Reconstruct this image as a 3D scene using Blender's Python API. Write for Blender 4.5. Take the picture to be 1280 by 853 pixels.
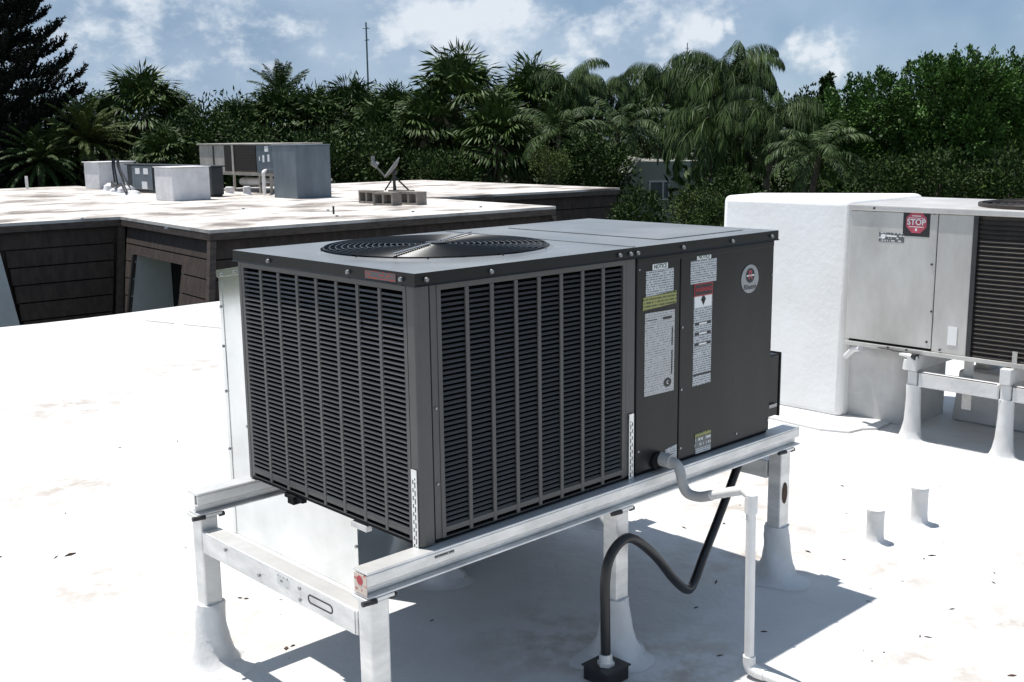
import bpy, bmesh, math, random
import numpy as np
from mathutils import Vector, Matrix

scene = bpy.context.scene
for o in list(bpy.data.objects):
    bpy.data.objects.remove(o)
C = scene.collection
random.seed(7)
R_ = math.radians

# ------------------------------------------------------------------ camera
CAM_H = 2.0
FOC, PITCH, ROLL = 1377.8, 0.1851, -0.0123          # focal length in pixels of a 1280 wide frame
cp, sp, cr, sr = math.cos(PITCH), math.sin(PITCH), math.cos(ROLL), math.sin(ROLL)
fwd = Vector((0, cp, -sp)); rgt = Vector((1, 0, 0)); upv = rgt.cross(fwd)
rgt, upv = cr * rgt + sr * upv, -sr * rgt + cr * upv
cam_d = bpy.data.cameras.new('camera')
cam = bpy.data.objects.new('camera', cam_d); C.objects.link(cam)
M = Matrix((rgt, upv, -fwd)).transposed().to_4x4()
M.translation = (0, 0, CAM_H)
cam.matrix_world = M
cam_d.sensor_width = 36; cam_d.lens = 36 * FOC / 1280
cam_d.clip_start = 0.05; cam_d.clip_end = 5000
scene.camera = cam
scene.render.resolution_x = 1024; scene.render.resolution_y = 682

# ------------------------------------------------------------------ world and sun
LIGHT = Vector((0.2762, -0.1126, -1.0)).normalized()      # the way sunlight travels
sun_el = math.asin(-LIGHT.z); sun_rot = math.atan2(-LIGHT.x, -LIGHT.y)
w = bpy.data.worlds.new("World"); scene.world = w; w.use_nodes = True
nt = w.node_tree; nt.nodes.clear()
def wn(t, **k):
    n = nt.nodes.new(t)
    for a, b in k.items(): setattr(n, a, b)
    return n
sky = wn('ShaderNodeTexSky', sky_type='NISHITA', sun_disc=False)
sky.sun_elevation = sun_el; sky.sun_rotation = sun_rot
sky.air_density = 1.0; sky.dust_density = 0.0; sky.ozone_density = 2.5
bg = wn('ShaderNodeBackground'); bg.inputs[1].default_value = 0.062
bgc = wn('ShaderNodeBackground'); bgc.inputs[1].default_value = 1.0
mix = wn('ShaderNodeMixShader'); out = wn('ShaderNodeOutputWorld')
tc = wn('ShaderNodeTexCoord'); L = nt.links.new
def wmath(op, a, b):
    n = wn('ShaderNodeMath', operation=op)
    for i_, q_ in enumerate((a, b)):
        if isinstance(q_, (int, float)): n.inputs[i_].default_value = q_
        else: L(q_, n.inputs[i_])
    return n.outputs[0]
tint = wn('ShaderNodeMix', data_type='RGBA', blend_type='MULTIPLY'); tint.inputs[0].default_value = 1.0; tint.inputs[7].default_value = (0.76, 0.95, 1.22, 1)
L(sky.outputs[0], tint.inputs[6]); L(tint.outputs[2], bg.inputs[0])
mp = wn('ShaderNodeMapping'); mp.inputs['Scale'].default_value = (1.0, 1.0, 1.5); mp.inputs['Location'].default_value = (0.9, 0.2, 0.05)
L(tc.outputs['Generated'], mp.inputs[0])
n1 = wn('ShaderNodeTexNoise'); n1.inputs['Scale'].default_value = 5.0; n1.inputs['Detail'].default_value = 9; n1.inputs['Roughness'].default_value = 0.58
n2 = wn('ShaderNodeTexNoise'); n2.inputs['Scale'].default_value = 17.0; n2.inputs['Detail'].default_value = 8; n2.inputs['Roughness'].default_value = 0.62
L(mp.outputs[0], n1.inputs[0]); L(mp.outputs[0], n2.inputs[0])
# heaps of cumulus and the flatter grey layer on the left, each at its own place in the sky
def sky_dir(px, py): return (fwd * FOC + rgt * (px - 640) - upv * (py - 426.5)).normalized()
wz = wn('ShaderNodeTexNoise'); wz.inputs['Scale'].default_value = 14.0; wz.inputs['Detail'].default_value = 4; L(tc.outputs['Generated'], wz.inputs[0])
ws = wn('ShaderNodeVectorMath', operation='MULTIPLY_ADD'); ws.inputs[1].default_value = (.11, .11, .11); ws.inputs[2].default_value = (-.055, -.055, -.055); L(wz.outputs['Color'], ws.inputs[0])
wa = wn('ShaderNodeVectorMath', operation='ADD'); L(tc.outputs['Generated'], wa.inputs[0]); L(ws.outputs[0], wa.inputs[1])
def heaps(spots):
    tot = None
    for (px, py, r) in spots:
        d = wn('ShaderNodeVectorMath', operation='DISTANCE'); d.inputs[1].default_value = sky_dir(px, py); L(wa.outputs[0], d.inputs[0])
        k = wmath('SUBTRACT', 1.0, wmath('DIVIDE', d.outputs['Value'], r))
        tot = k if tot is None else wmath('MAXIMUM', tot, k)
    return wmath('MAXIMUM', tot, -0.6)
cum = heaps(((540, 8, .075), (610, 0, .08), (655, 18, .05), (500, 40, .045), (735, 62, .045), (700, 75, .035), (830, 28, .03), (845, 45, .045), (920, 46, .027), (885, 52, .03), (780, 55, .03), (1040, 70, .03),
             (560, -120, .16), (860, -160, .16), (200, -200, .25), (-200, -60, .2), (1700, -100, .25)))
fc = wn('ShaderNodeMapRange'); fc.interpolation_type = 'SMOOTHSTEP'; fc.inputs[1].default_value = 0.76; fc.inputs[2].default_value = 1.05
L(wmath('ADD', wmath('MULTIPLY', cum, 0.55), wmath('MULTIPLY', n2.outputs[0], 1.25)), fc.inputs[0])
gr = heaps(((250, 40, .35), (60, 20, .3), (430, 30, .22), (620, 90, .2), (800, 100, .14)))
fg_ = wn('ShaderNodeMapRange'); fg_.interpolation_type = 'SMOOTHSTEP'; fg_.inputs[1].default_value = 0.38; fg_.inputs[2].default_value = 0.95
L(wmath('ADD', wmath('MULTIPLY', gr, 0.42), wmath('MULTIPLY', n1.outputs[0], 0.95)), fg_.inputs[0])
r2 = wn('ShaderNodeValToRGB')
r2.color_ramp.elements[0].position = 0.30; r2.color_ramp.elements[0].color = (0.225, 0.325, 0.455, 1)
r2.color_ramp.elements[1].position = 0.68; r2.color_ramp.elements[1].color = (0.39, 0.485, 0.605, 1)
n3 = wn('ShaderNodeTexNoise'); n3.inputs['Scale'].default_value = 9.0; n3.inputs['Detail'].default_value = 5; n3.inputs['Roughness'].default_value = 0.5; L(mp.outputs[0], n3.inputs[0]); L(n3.outputs[0], r2.inputs[0])
cw = wn('ShaderNodeMix', data_type='RGBA'); cw.inputs[7].default_value = (0.66, 0.71, 0.77, 1)
L(fc.outputs[0], cw.inputs[0]); L(r2.outputs[0], cw.inputs[6]); L(cw.outputs[2], bgc.inputs[0])
L(wmath('MAXIMUM', wmath('ADD', wmath('MULTIPLY', fg_.outputs[0], 0.28), 0.7), wmath('MULTIPLY', fc.outputs[0], 0.96)), mix.inputs[0])
L(bg.outputs[0], mix.inputs[1]); L(bgc.outputs[0], mix.inputs[2]); L(mix.outputs[0], out.inputs[0])

sd = bpy.data.lights.new('sun', 'SUN'); sd.energy = 5.0; sd.angle = R_(0.5); sd.color = (1.0, 0.965, 0.91)
so = bpy.data.objects.new('sun', sd); C.objects.link(so)
so.rotation_euler = LIGHT.to_track_quat('-Z', 'Y').to_euler(); so.location = (0, 0, 30)

vs = scene.view_settings
vs.view_transform = 'Standard'; vs.look = 'None'; vs.gamma = 1.0; vs.use_curve_mapping = False; vs.exposure = 0.24
scene.cycles.max_bounces = 6; scene.cycles.diffuse_bounces = 4; scene.cycles.glossy_bounces = 3

# ------------------------------------------------------------------ materials
def mat(name, col, rough=0.5, metal=0.0, var=0.0, vscale=6.0, col2=None, bump=0.0, bscale=60.0, spec=0.5,
        stretch=(1, 1, 1), island=0.0, lo=0.35, hi=0.7, rvar=0.0):
    m = bpy.data.materials.new(name); m.use_nodes = True
    t = m.node_tree; b = t.nodes['Principled BSDF']
    b.inputs['Roughness'].default_value = rough; b.inputs['Metallic'].default_value = metal
    b.inputs['Specular IOR Level'].default_value = spec
    b.inputs['Base Color'].default_value = (*col, 1)
    tcn = t.nodes.new('ShaderNodeTexCoord'); mpn = t.nodes.new('ShaderNodeMapping'); mpn.inputs['Scale'].default_value = stretch
    t.links.new(tcn.outputs['Object'], mpn.inputs[0])
    src = None
    if var or col2:
        n = t.nodes.new('ShaderNodeTexNoise'); n.inputs['Scale'].default_value = vscale; n.inputs['Detail'].default_value = 7; n.inputs['Roughness'].default_value = 0.62
        t.links.new(mpn.outputs[0], n.inputs[0])
        rp = t.nodes.new('ShaderNodeValToRGB'); e = rp.color_ramp.elements
        c2 = col2 or tuple(c * (1 - var) for c in col)
        e[0].position = lo; e[0].color = (*c2, 1); e[1].position = hi; e[1].color = (*col, 1)
        t.links.new(n.outputs[0], rp.inputs[0]); src = rp.outputs[0]
        if rvar:
            mr = t.nodes.new('ShaderNodeMapRange'); mr.inputs[3].default_value = rough + rvar; mr.inputs[4].default_value = rough - rvar
            t.links.new(n.outputs[0], mr.inputs[0]); t.links.new(mr.outputs[0], b.inputs['Roughness'])
    if island:
        g = t.nodes.new('ShaderNodeNewGeometry'); mr = t.nodes.new('ShaderNodeMapRange')
        mr.inputs[3].default_value = 1 - island; mr.inputs[4].default_value = 1 + island
        t.links.new(g.outputs['Random Per Island'], mr.inputs[0])
        mx = t.nodes.new('ShaderNodeVectorMath'); mx.operation = 'SCALE'
        if src: t.links.new(src, mx.inputs[0])
        else: mx.inputs[0].default_value = col
        t.links.new(mr.outputs[0], mx.inputs['Scale']); src = mx.outputs[0]
    if src: t.links.new(src, b.inputs['Base Color'])
    if bump:
        n = t.nodes.new('ShaderNodeTexNoise'); n.inputs['Scale'].default_value = bscale; n.inputs['Detail'].default_value = 5
        t.links.new(mpn.outputs[0], n.inputs[0])
        bp = t.nodes.new('ShaderNodeBump'); bp.inputs['Strength'].default_value = bump; bp.inputs['Distance'].default_value = 0.02
        t.links.new(n.outputs[0], bp.inputs['Height']); t.links.new(bp.outputs[0], b.inputs['Normal'])
    return m

def print_mat(name, paper, ink, rows, words, thr=0.5, fill=0.55, rough=0.45):
    """flat print: lines of small unreadable type (rows per metre, words per metre) in the sticker's own plane"""
    m = bpy.data.materials.new(name); m.use_nodes = True; t = m.node_tree; b = t.nodes['Principled BSDF']
    b.inputs['Roughness'].default_value = rough
    tcn = t.nodes.new('ShaderNodeTexCoord'); sx = t.nodes.new('ShaderNodeSeparateXYZ'); t.links.new(tcn.outputs['Object'], sx.inputs[0])
    def mth(op, a, v=None, bsock=None):
        n = t.nodes.new('ShaderNodeMath'); n.operation = op
        t.links.new(a, n.inputs[0])
        if bsock is not None: t.links.new(bsock, n.inputs[1])
        elif v is not None: n.inputs[1].default_value = v
        return n.outputs[0]
    zr = mth('MULTIPLY', sx.outputs[2], rows); fl = mth('FLOOR', zr); fr = mth('FRACT', zr)
    xy = mth('ADD', sx.outputs[0], 0.0, sx.outputs[1])
    xs = mth('MULTIPLY', xy, words)
    cb = t.nodes.new('ShaderNodeCombineXYZ'); t.links.new(xs, cb.inputs[0]); t.links.new(fl, cb.inputs[1])
    n = t.nodes.new('ShaderNodeTexNoise'); n.inputs['Scale'].default_value = 1.0; n.inputs['Detail'].default_value = 2
    mpn = t.nodes.new('ShaderNodeMapping'); mpn.inputs['Scale'].default_value = (1, 7.31, 1); t.links.new(cb.outputs[0], mpn.inputs[0]); t.links.new(mpn.outputs[0], n.inputs[0])
    a = mth('GREATER_THAN', n.outputs[0], thr); l = mth('LESS_THAN', fr, fill); k = mth('MULTIPLY', a, None, l)
    mx = t.nodes.new('ShaderNodeMix'); mx.data_type = 'RGBA'
    mx.inputs[6].default_value = (*paper, 1); mx.inputs[7].default_value = (*ink, 1)
    t.links.new(k, mx.inputs[0]); t.links.new(mx.outputs[2], b.inputs['Base Color'])
    return m

MT = {}
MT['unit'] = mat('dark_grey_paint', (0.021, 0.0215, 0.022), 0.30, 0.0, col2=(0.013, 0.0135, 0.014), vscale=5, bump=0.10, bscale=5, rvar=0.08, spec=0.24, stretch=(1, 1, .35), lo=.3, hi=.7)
MT['unit_top'] = mat('sky_lit_lid_paint', (0.235, 0.247, 0.255), 0.28, 0.1, col2=(0.155, 0.163, 0.17), vscale=2.6, bump=0.10, bscale=4, rvar=0.08)  # cabinet paint lightened to carry the sky's sheen on the lid top
MT['louver'] = mat('lit_louver_paint', (0.097, 0.094, 0.090), 0.42, 0.0, var=0.15, vscale=9, spec=0.35)  # same cabinet paint, lightened to stand for light on louvres and posts
MT['black'] = mat('black_recess', (0.008, 0.008, 0.009), 0.75, 0, var=0.3, vscale=30, spec=0.2)
MT['coil'] = mat('coil_fins', (0.004, 0.004, 0.004), 0.9, 0.0, var=0.4, vscale=80, spec=0.0)
MT['wire'] = mat('black_guard_wire', (0.03, 0.032, 0.034), 0.28, 0.6, var=0.2, vscale=20)
MT['alu'] = mat('galvanised_rail', (0.82, 0.81, 0.79), 0.45, 0.55, col2=(0.62, 0.615, 0.60), vscale=7, bump=0.05, bscale=90, stretch=(1, 1, 3), rvar=0.1)
MT['galv'] = mat('galvanised_sheet', (0.78, 0.79, 0.79), 0.13, 0.95, col2=(0.66, 0.68, 0.68), vscale=4, rvar=0.04)
MT['strap'] = mat('bright_zinc', (0.85, 0.85, 0.83), 0.4, 0.6, var=0.15, vscale=40)
MT['screw'] = mat('screw_steel', (0.35, 0.36, 0.37), 0.35, 0.8, var=0.3, vscale=100)
MT['pvc'] = mat('white_pvc', (0.82, 0.81, 0.79), 0.4, 0, col2=(0.72, 0.70, 0.67), vscale=9, bump=0.03, bscale=60)
MT['pvc_grey'] = mat('weathered_pvc', (0.50, 0.49, 0.47), 0.5, 0, var=0.25, vscale=14, bump=0.05, bscale=60)
MT['rubber'] = mat('black_conduit', (0.012, 0.012, 0.013), 0.38, 0, var=0.3, vscale=30, bump=0.05, bscale=150)
MT['curb'] = mat('shaded_coating', (0.66, 0.655, 0.64), 0.75, 0, col2=(0.47, 0.465, 0.455), vscale=3, bump=0.2, bscale=20)  # white coating greyed to hold the shade below the silver unit
MT['coat'] = mat('white_coating', (0.68, 0.68, 0.675), 0.62, 0, col2=(0.59, 0.585, 0.575), vscale=3, bump=0.45, bscale=11)
MT['coat_rough'] = mat('white_coated_foam', (0.86, 0.86, 0.855), 0.65, 0, col2=(0.77, 0.765, 0.75), vscale=1.6, bump=0.13, bscale=24, )
MT['old'] = mat('aged_galvanised', (0.60, 0.59, 0.56), 0.46, 0.35, col2=(0.40, 0.385, 0.36), vscale=2.4, bump=0.04, bscale=50, stretch=(1, 1, 0.45), lo=0.3, hi=0.62, rvar=0.12)
MT['old_top'] = mat('aged_lid', (0.62, 0.61, 0.59), 0.45, 0.25, col2=(0.45, 0.43, 0.41), vscale=3)
MT['brown_fin'] = mat('brown_fins', (0.055, 0.043, 0.033), 0.6, 0.1, col2=(0.026, 0.021, 0.017), vscale=14, stretch=(1, 1, 3))
MT['rust'] = mat('rust', (0.10, 0.045, 0.02), 0.8, 0, col2=(0.03, 0.02, 0.015), vscale=40)
MT['ink'] = mat('black_ink', (0.02, 0.02, 0.022), 0.5, 0, var=0.2)
MT['white_ink'] = mat('white_ink', (0.80, 0.80, 0.79), 0.5, 0, var=0.06)
MT['green_ink'] = mat('dark_green_ink', (0.02, 0.10, 0.06), 0.5, 0, var=0.2)
MT['red'] = mat('red_print', (0.46, 0.03, 0.045), 0.45, 0, var=0.15, vscale=30)
MT['fadedred'] = mat('faded_red_print', (0.50, 0.08, 0.12), 0.5, 0, var=0.25, vscale=40)
MT['badge'] = mat('silver_badge', (0.34, 0.35, 0.36), 0.4, 0.4, var=0.15, vscale=30)
MT['p_white'] = print_mat('notice_print', (0.50, 0.52, 0.53), (0.13, 0.14, 0.16), 110, 190, 0.46, 0.5)
MT['p_plate'] = print_mat('plate_print', (0.46, 0.46, 0.455), (0.18, 0.18, 0.185), 105, 230, 0.50, 0.45)
MT['p_yellow'] = print_mat('yellow_print', (0.30, 0.29, 0.09), (0.07, 0.09, 0.03), 75, 160, 0.42, 0.55)
MT['p_dark'] = print_mat('dark_sticker_print', (0.13, 0.14, 0.14), (0.55, 0.56, 0.55), 45, 60, 0.52, 0.5)
MT['p_red'] = print_mat('faint_red_print', (0.07, 0.074, 0.077), (0.30, 0.03, 0.02), 90, 150, 0.48, 0.5)
MT['nbroof'] = mat('dirty_white_roof', (0.60, 0.56, 0.525), 0.75, 0, col2=(0.17, 0.14, 0.12), vscale=0.95, bump=0.25, bscale=5, lo=0.36, hi=0.54, stretch=(0.8, 1.0, 1))
MT['shingle'] = mat('brown_shingle', (0.066, 0.045, 0.036), 0.9, 0, col2=(0.032, 0.022, 0.018), vscale=9, bump=0.5, bscale=25, stretch=(1, 1, 0.3))
MT['fascia'] = mat('brown_fascia', (0.11, 0.08, 0.066), 0.7, 0, col2=(0.05, 0.037, 0.03), vscale=5, stretch=(1, 1, 3))
MT['jamb'] = mat('grey_stucco', (0.46, 0.47, 0.47), 0.85, 0, var=0.12, vscale=4, bump=0.2, bscale=40)
MT['nbwhite'] = mat('dull_white_duct', (0.72, 0.72, 0.73), 0.6, 0, col2=(0.56, 0.56, 0.57), vscale=3, bump=0.2, bscale=20)
MT['nbgrey'] = mat('blue_grey_sheet', (0.17, 0.205, 0.235), 0.42, 0.3, col2=(0.11, 0.135, 0.155), vscale=2.2, bump=0.04, bscale=30, stretch=(1, 1, .4))
MT['nbdark'] = mat('charcoal_sheet', (0.035, 0.042, 0.048), 0.5, 0.2, var=0.3, vscale=4)
MT['beige'] = mat('beige_sheet', (0.52, 0.50, 0.45), 0.5, 0.2, col2=(0.33, 0.31, 0.27), vscale=3, stretch=(1, 1, .4))
MT['cmu'] = mat('concrete_block', (0.30, 0.275, 0.245), 0.95, 0, col2=(0.18, 0.16, 0.14), vscale=9, bump=0.6, bscale=60)
MT['dish'] = mat('grey_dish', (0.20, 0.205, 0.205), 0.5, 0, var=0.25, vscale=6)
MT['stone'] = mat('dark_steel', (0.06, 0.06, 0.062), 0.5, 0.5, var=0.3)
MT['glass'] = mat('window_glass', (0.05, 0.06, 0.065), 0.08, 0, var=0.2)
MT['farwall'] = mat('grey_green_siding', (0.40, 0.41, 0.36), 0.8, 0, var=0.15, vscale=2, bump=0.2)
MT['ground'] = mat('grass_ground', (0.06, 0.08, 0.03), 0.95, 0, col2=(0.035, 0.04, 0.02), vscale=0.6, bump=0.5, bscale=3)
MT['bark'] = mat('palm_bark', (0.15, 0.125, 0.10), 0.9, 0, col2=(0.06, 0.05, 0.04), vscale=6, bump=0.6, bscale=18, stretch=(1, 1, 2))
MT['leaf_fan'] = mat('fan_palm_leaf', (0.0627, 0.1017, 0.0230), 0.55, 0, col2=(0.0282, 0.0536, 0.0127), spec=0.22, vscale=1.2, island=0.5)
MT['leaf_queen'] = mat('feather_palm_leaf', (0.0595, 0.0988, 0.0253), 0.55, 0, col2=(0.0267, 0.0509, 0.0132), spec=0.22, vscale=1.5, island=0.5)
MT['leaf_bush'] = mat('bush_leaf', (0.0440, 0.0762, 0.0139), 0.62, 0, col2=(0.0168, 0.0346, 0.0074), spec=0.18, vscale=0.8, island=0.55)
MT['leaf_broad'] = mat('broad_leaf', (0.0752, 0.1534, 0.0305), 0.5, 0, col2=(0.0297, 0.0673, 0.0134), spec=0.18, vscale=0.9, island=0.5)
MT['leaf_yellow'] = mat('yellow_green_leaf', (0.0819, 0.1112, 0.0243), 0.62, 0, col2=(0.0409, 0.0633, 0.0152), spec=0.18, vscale=1.2, island=0.5)
MT['leaf_pine'] = mat('pine_needles', (0.012, 0.018, 0.011), 0.7, 0, col2=(0.006, 0.009, 0.006), vscale=2, island=0.4, spec=0.2)
MT['leaf_dead'] = mat('dead_frond', (0.26, 0.205, 0.14), 0.7, 0, col2=(0.12, 0.09, 0.06), spec=0.18, vscale=2, island=0.5)

# the white roof: bright coating with faint brownish water marks in a few places
def roof_material():
    m = mat('roof_coating', (0.635, 0.633, 0.628), 0.6, 0, col2=(0.55, 0.543, 0.53), vscale=1.1, bump=0.0, lo=0.32, hi=0.60)
    t = m.node_tree; b = t.nodes['Principled BSDF']
    base = b.inputs['Base Color'].links[0].from_socket
    tcn = t.nodes.new('ShaderNodeTexCoord')
    n = t.nodes.new('ShaderNodeTexNoise'); n.inputs['Scale'].default_value = 5.5; n.inputs['Detail'].default_value = 9; n.inputs['Roughness'].default_value = 0.7
    t.links.new(tcn.outputs['Object'], n.inputs[0])
    tot = None
    for (x, y, r) in ((1.78, 4.78, 0.34), (2.42, 4.78, 0.42), (1.55, 5.35, 0.35), (2.0, 4.2, 0.4), (1.15, 5.0, 0.5), (-1.9, 4.75, 0.5), (1.35, 6.2, .7), (-2.6, 6.2, .9), (1.2, 5.6, .6), (-3.4, 8.2, 1.2), (-1.2, 4.3, .5), (0.6, 3.9, .5), (.2, 4.1, .5), (1.6, 3.9, .4), (-2.9, 9.6, 1.0)):
        d = t.nodes.new('ShaderNodeVectorMath'); d.operation = 'DISTANCE'; d.inputs[1].default_value = (x, y, 0)
        t.links.new(tcn.outputs['Object'], d.inputs[0])
        mr = t.nodes.new('ShaderNodeMapRange'); mr.inputs[1].default_value = r; mr.inputs[2].default_value = 0; mr.inputs[3].default_value = 0; mr.inputs[4].default_value = 1
        t.links.new(d.outputs['Value'], mr.inputs[0])
        if tot is None: tot = mr.outputs[0]
        else:
            a = t.nodes.new('ShaderNodeMath'); a.operation = 'MAXIMUM'; t.links.new(tot, a.inputs[0]); t.links.new(mr.outputs[0], a.inputs[1]); tot = a.outputs[0]
    rp = t.nodes.new('ShaderNodeMapRange'); rp.inputs[1].default_value = 0.45; rp.inputs[2].default_value = 0.60; t.links.new(n.outputs[0], rp.inputs[0])
    k = t.nodes.new('ShaderNodeMath'); k.operation = 'MULTIPLY'; t.links.new(tot, k.inputs[0]); t.links.new(rp.outputs[0], k.inputs[1])
    mx = t.nodes.new('ShaderNodeMix'); mx.data_type = 'RGBA'; mx.inputs[7].default_value = (0.40, 0.35, 0.305, 1)
    t.links.new(k.outputs[0], mx.inputs[0]); t.links.new(base, mx.inputs[6]); t.links.new(mx.outputs[2], b.inputs['Base Color'])
    nb = t.nodes.new('ShaderNodeTexNoise'); nb.inputs['Scale'].default_value = 2.2; nb.inputs['Detail'].default_value = 8; nb.inputs['Roughness'].default_value = 0.6
    t.links.new(tcn.outputs['Object'], nb.inputs[0])
    bp = t.nodes.new('ShaderNodeBump'); bp.inputs['Strength'].default_value = 0.8; bp.inputs['Distance'].default_value = 0.04
    t.links.new(nb.outputs[0], bp.inputs['Height']); t.links.new(bp.outputs[0], b.inputs['Normal'])
    return m
MT['roof'] = roof_material()

# ------------------------------------------------------------------ the roof's own axes: x along the long side of the unit, y away from the viewer
TH = 0.7567
ORG = Vector((-0.2936, 3.3446, 0))
AX = Vector((math.cos(TH), math.sin(TH), 0)); AY = Vector((-math.sin(TH), math.cos(TH), 0))
def Fw(p): return ORG + AX * p[0] + AY * p[1] + Vector((0, 0, p[2]))
def at(px, py, Y):                                        # a place at distance Y seen at photo position px, py
    d = fwd * FOC + rgt * (px - 640) - upv * (py - 426.5)
    return Vector((0, 0, CAM_H)) + d * (Y / d.y)

# ------------------------------------------------------------------ mesh helper
class MB:
    def __init__(s): s.v = []; s.f = []
    def add(s, vs, fs):
        n = len(s.v); s.v += [tuple(v) for v in vs]; s.f += [tuple(i + n for i in f) for f in fs]; return s
    def box(s, x0, x1, y0, y1, z0, z1):
        return s.add([(x0, y0, z0), (x1, y0, z0), (x1, y1, z0), (x0, y1, z0), (x0, y0, z1), (x1, y0, z1), (x1, y1, z1), (x0, y1, z1)],
                     [(0, 3, 2, 1), (4, 5, 6, 7), (0, 1, 5, 4), (1, 2, 6, 5), (2, 3, 7, 6), (3, 0, 4, 7)])
    def hexa(s, b, t):                                    # bottom quad, top quad
        return s.add(list(b) + list(t), [(0, 3, 2, 1), (4, 5, 6, 7), (0, 1, 5, 4), (1, 2, 6, 5), (2, 3, 7, 6), (3, 0, 4, 7)])
    def tube(s, pts, r, n=10, cap=True):
        pts = [Vector(p) for p in pts]; rr = r if isinstance(r, (list, tuple)) else [r] * len(pts)
        rings = []; prev = None
        for i, p in enumerate(pts):
            d = (pts[min(i + 1, len(pts) - 1)] - pts[max(i - 1, 0)]).normalized()
            a = prev if prev is not None else (Vector((0, 0, 1)) if abs(d.z) < 0.9 else Vector((1, 0, 0)))
            a = (a - d * a.dot(d)).normalized(); prev = a; b = d.cross(a)
            rings.append([p + (a * math.cos(2 * math.pi * k / n) + b * math.sin(2 * math.pi * k / n)) * rr[i] for k in range(n)])
        vs = [v for g in rings for v in g]; fs = []
        for i in range(len(pts) - 1):
            for k in range(n):
                fs.append((i * n + k, i * n + (k + 1) % n, (i + 1) * n + (k + 1) % n, (i + 1) * n + k))
        if cap: fs.append(tuple(range(n - 1, -1, -1))); fs.append(tuple((len(pts) - 1) * n + k for k in range(n)))
        return s.add(vs, fs)
    def lathe(s, c, prof, n=20, wob=0.0, lump=0.0):                  # prof: (radius, z)
        vs = []; fs = []
        for i, (r, z) in enumerate(prof):
            for k in range(n):
                a = 2 * math.pi * k / n; q = r * (1 + wob * math.sin(3 * a + i) * 0.5 + wob * math.sin(5 * a + 2 * i) * 0.3)
                if lump: q *= 1 + lump * (math.sin(2 * a + c[0] * 9 + i * .35) + .7 * math.sin(3 * a - c[1] * 7 + i * .6) + .5 * math.sin(7 * a + i * 1.9 + c[0]) * .6) * max(0.15, 1 - i / (len(prof) - 1) * .95)
                vs.append((c[0] + q * math.cos(a), c[1] + q * math.sin(a), c[2] + z))
        for i in range(len(prof) - 1):
            for k in range(n): fs.append((i * n + k, i * n + (k + 1) % n, (i + 1) * n + (k + 1) % n, (i + 1) * n + k))
        fs.append(tuple((len(prof) - 1) * n + k for k in range(n)))
        fs.append(tuple(range(n - 1, -1, -1)))
        return s.add(vs, fs)
    def disc(s, c, ax, r, t, n=24, ry=None):               # flat disc of thickness t, normal along ax ('x','y','z')
        ry = ry or r; vs = []
        for d in (0, t):
            for k in range(n):
                a = 2 * math.pi * k / n; p, q = r * math.cos(a), ry * math.sin(a)
                vs.append((c[0] + p, c[1] - d, c[2] + q) if ax == 'y' else (c[0] - d, c[1] - p, c[2] + q) if ax == 'x' else (c[0] + p, c[1] + q, c[2] + d))
        fs = [tuple(range(n)), tuple(range(2 * n - 1, n - 1, -1))] + [(k, n + k, n + (k + 1) % n, (k + 1) % n) for k in range(n)]
        return s.add(vs, fs)

def link_mesh(name, mb, m, parent=None, off=(0, 0, 0), smooth=False, bevel=0.0, seg=2):
    me = bpy.data.meshes.new(name)
    me.from_pydata([(v[0] - off[0], v[1] - off[1], v[2] - off[2]) for v in mb.v], [], mb.f)
    me.materials.append(m); me.validate(); 
    bm = bmesh.new(); bm.from_mesh(me); bmesh.ops.recalc_face_normals(bm, faces=bm.faces); bm.to_mesh(me); bm.free()
    if smooth:
        me.polygons.foreach_set('use_smooth', [True] * len(me.polygons))
        try: me.set_sharp_from_angle(angle=R_(40))
        except Exception: pass
    o = bpy.data.objects.new(name, me); C.objects.link(o)
    if parent: o.parent = parent
    if bevel:
        b = o.modifiers.new('bevel', 'BEVEL'); b.width = bevel; b.segments = seg; b.limit_method = 'ANGLE'; b.angle_limit = R_(40)
    return o
def tag(o, label, cat, group=None, kind=None):
    if label: o['label'] = label
    if cat: o['category'] = cat
    if group: o['group'] = group
    if kind: o['kind'] = kind
    return o

class Thing:
    """an Empty at the thing's base on the roof's own axes; parts are given in those axes"""
    def __init__(s, name, label, cat, base, group=None, world=False, rot=None):
        s.base = Vector(base); s.o = bpy.data.objects.new(name, None); C.objects.link(s.o)
        s.o.empty_display_size = 0.2
        s.o.location = s.base if world else Fw(base)
        s.o.rotation_euler = (0, 0, (0 if world else TH) if rot is None else rot)
        tag(s.o, label, cat, group)
    def part(s, name, mb, m, parent=None, label=None, kind=None, **k):
        o = link_mesh(name, mb, MT[m] if isinstance(m, str) else m, parent or s.o, s.base, **k)
        if label: o['label'] = label
        if kind: o['kind'] = kind
        return o
    def copy_part(s, src, loc, rot=None, scale=None):
        c = src.copy(); C.objects.link(c); c.parent = src.parent; c.location = loc
        if rot is not None: c.rotation_euler = rot
        if scale is not None: c.scale = scale
        return c
    def text(s, name, body, m, p, size, face='y', parent=None, align='CENTER', sx=1.0, bold=0.0):
        cu = bpy.data.curves.new(name, 'FONT'); cu.body = body; cu.size = size; cu.align_x = align; cu.align_y = 'CENTER'; cu.offset = bold * size; cu.extrude = 0.0003
        t = bpy.data.objects.new(name, cu); C.objects.link(t)
        me = bpy.data.meshes.new_from_object(t.evaluated_get(bpy.context.evaluated_depsgraph_get()))
        bpy.data.objects.remove(t)
        me.materials.clear(); me.materials.append(MT[m])
        o = bpy.data.objects.new(name, me); C.objects.link(o); o.parent = parent or s.o
        o.location = Vector(p) - s.base; o.scale = (sx, 1, 1)
        o.rotation_euler = (R_(90), 0, 0) if face == 'y' else (R_(90), 0, R_(-90))
        return o
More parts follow.
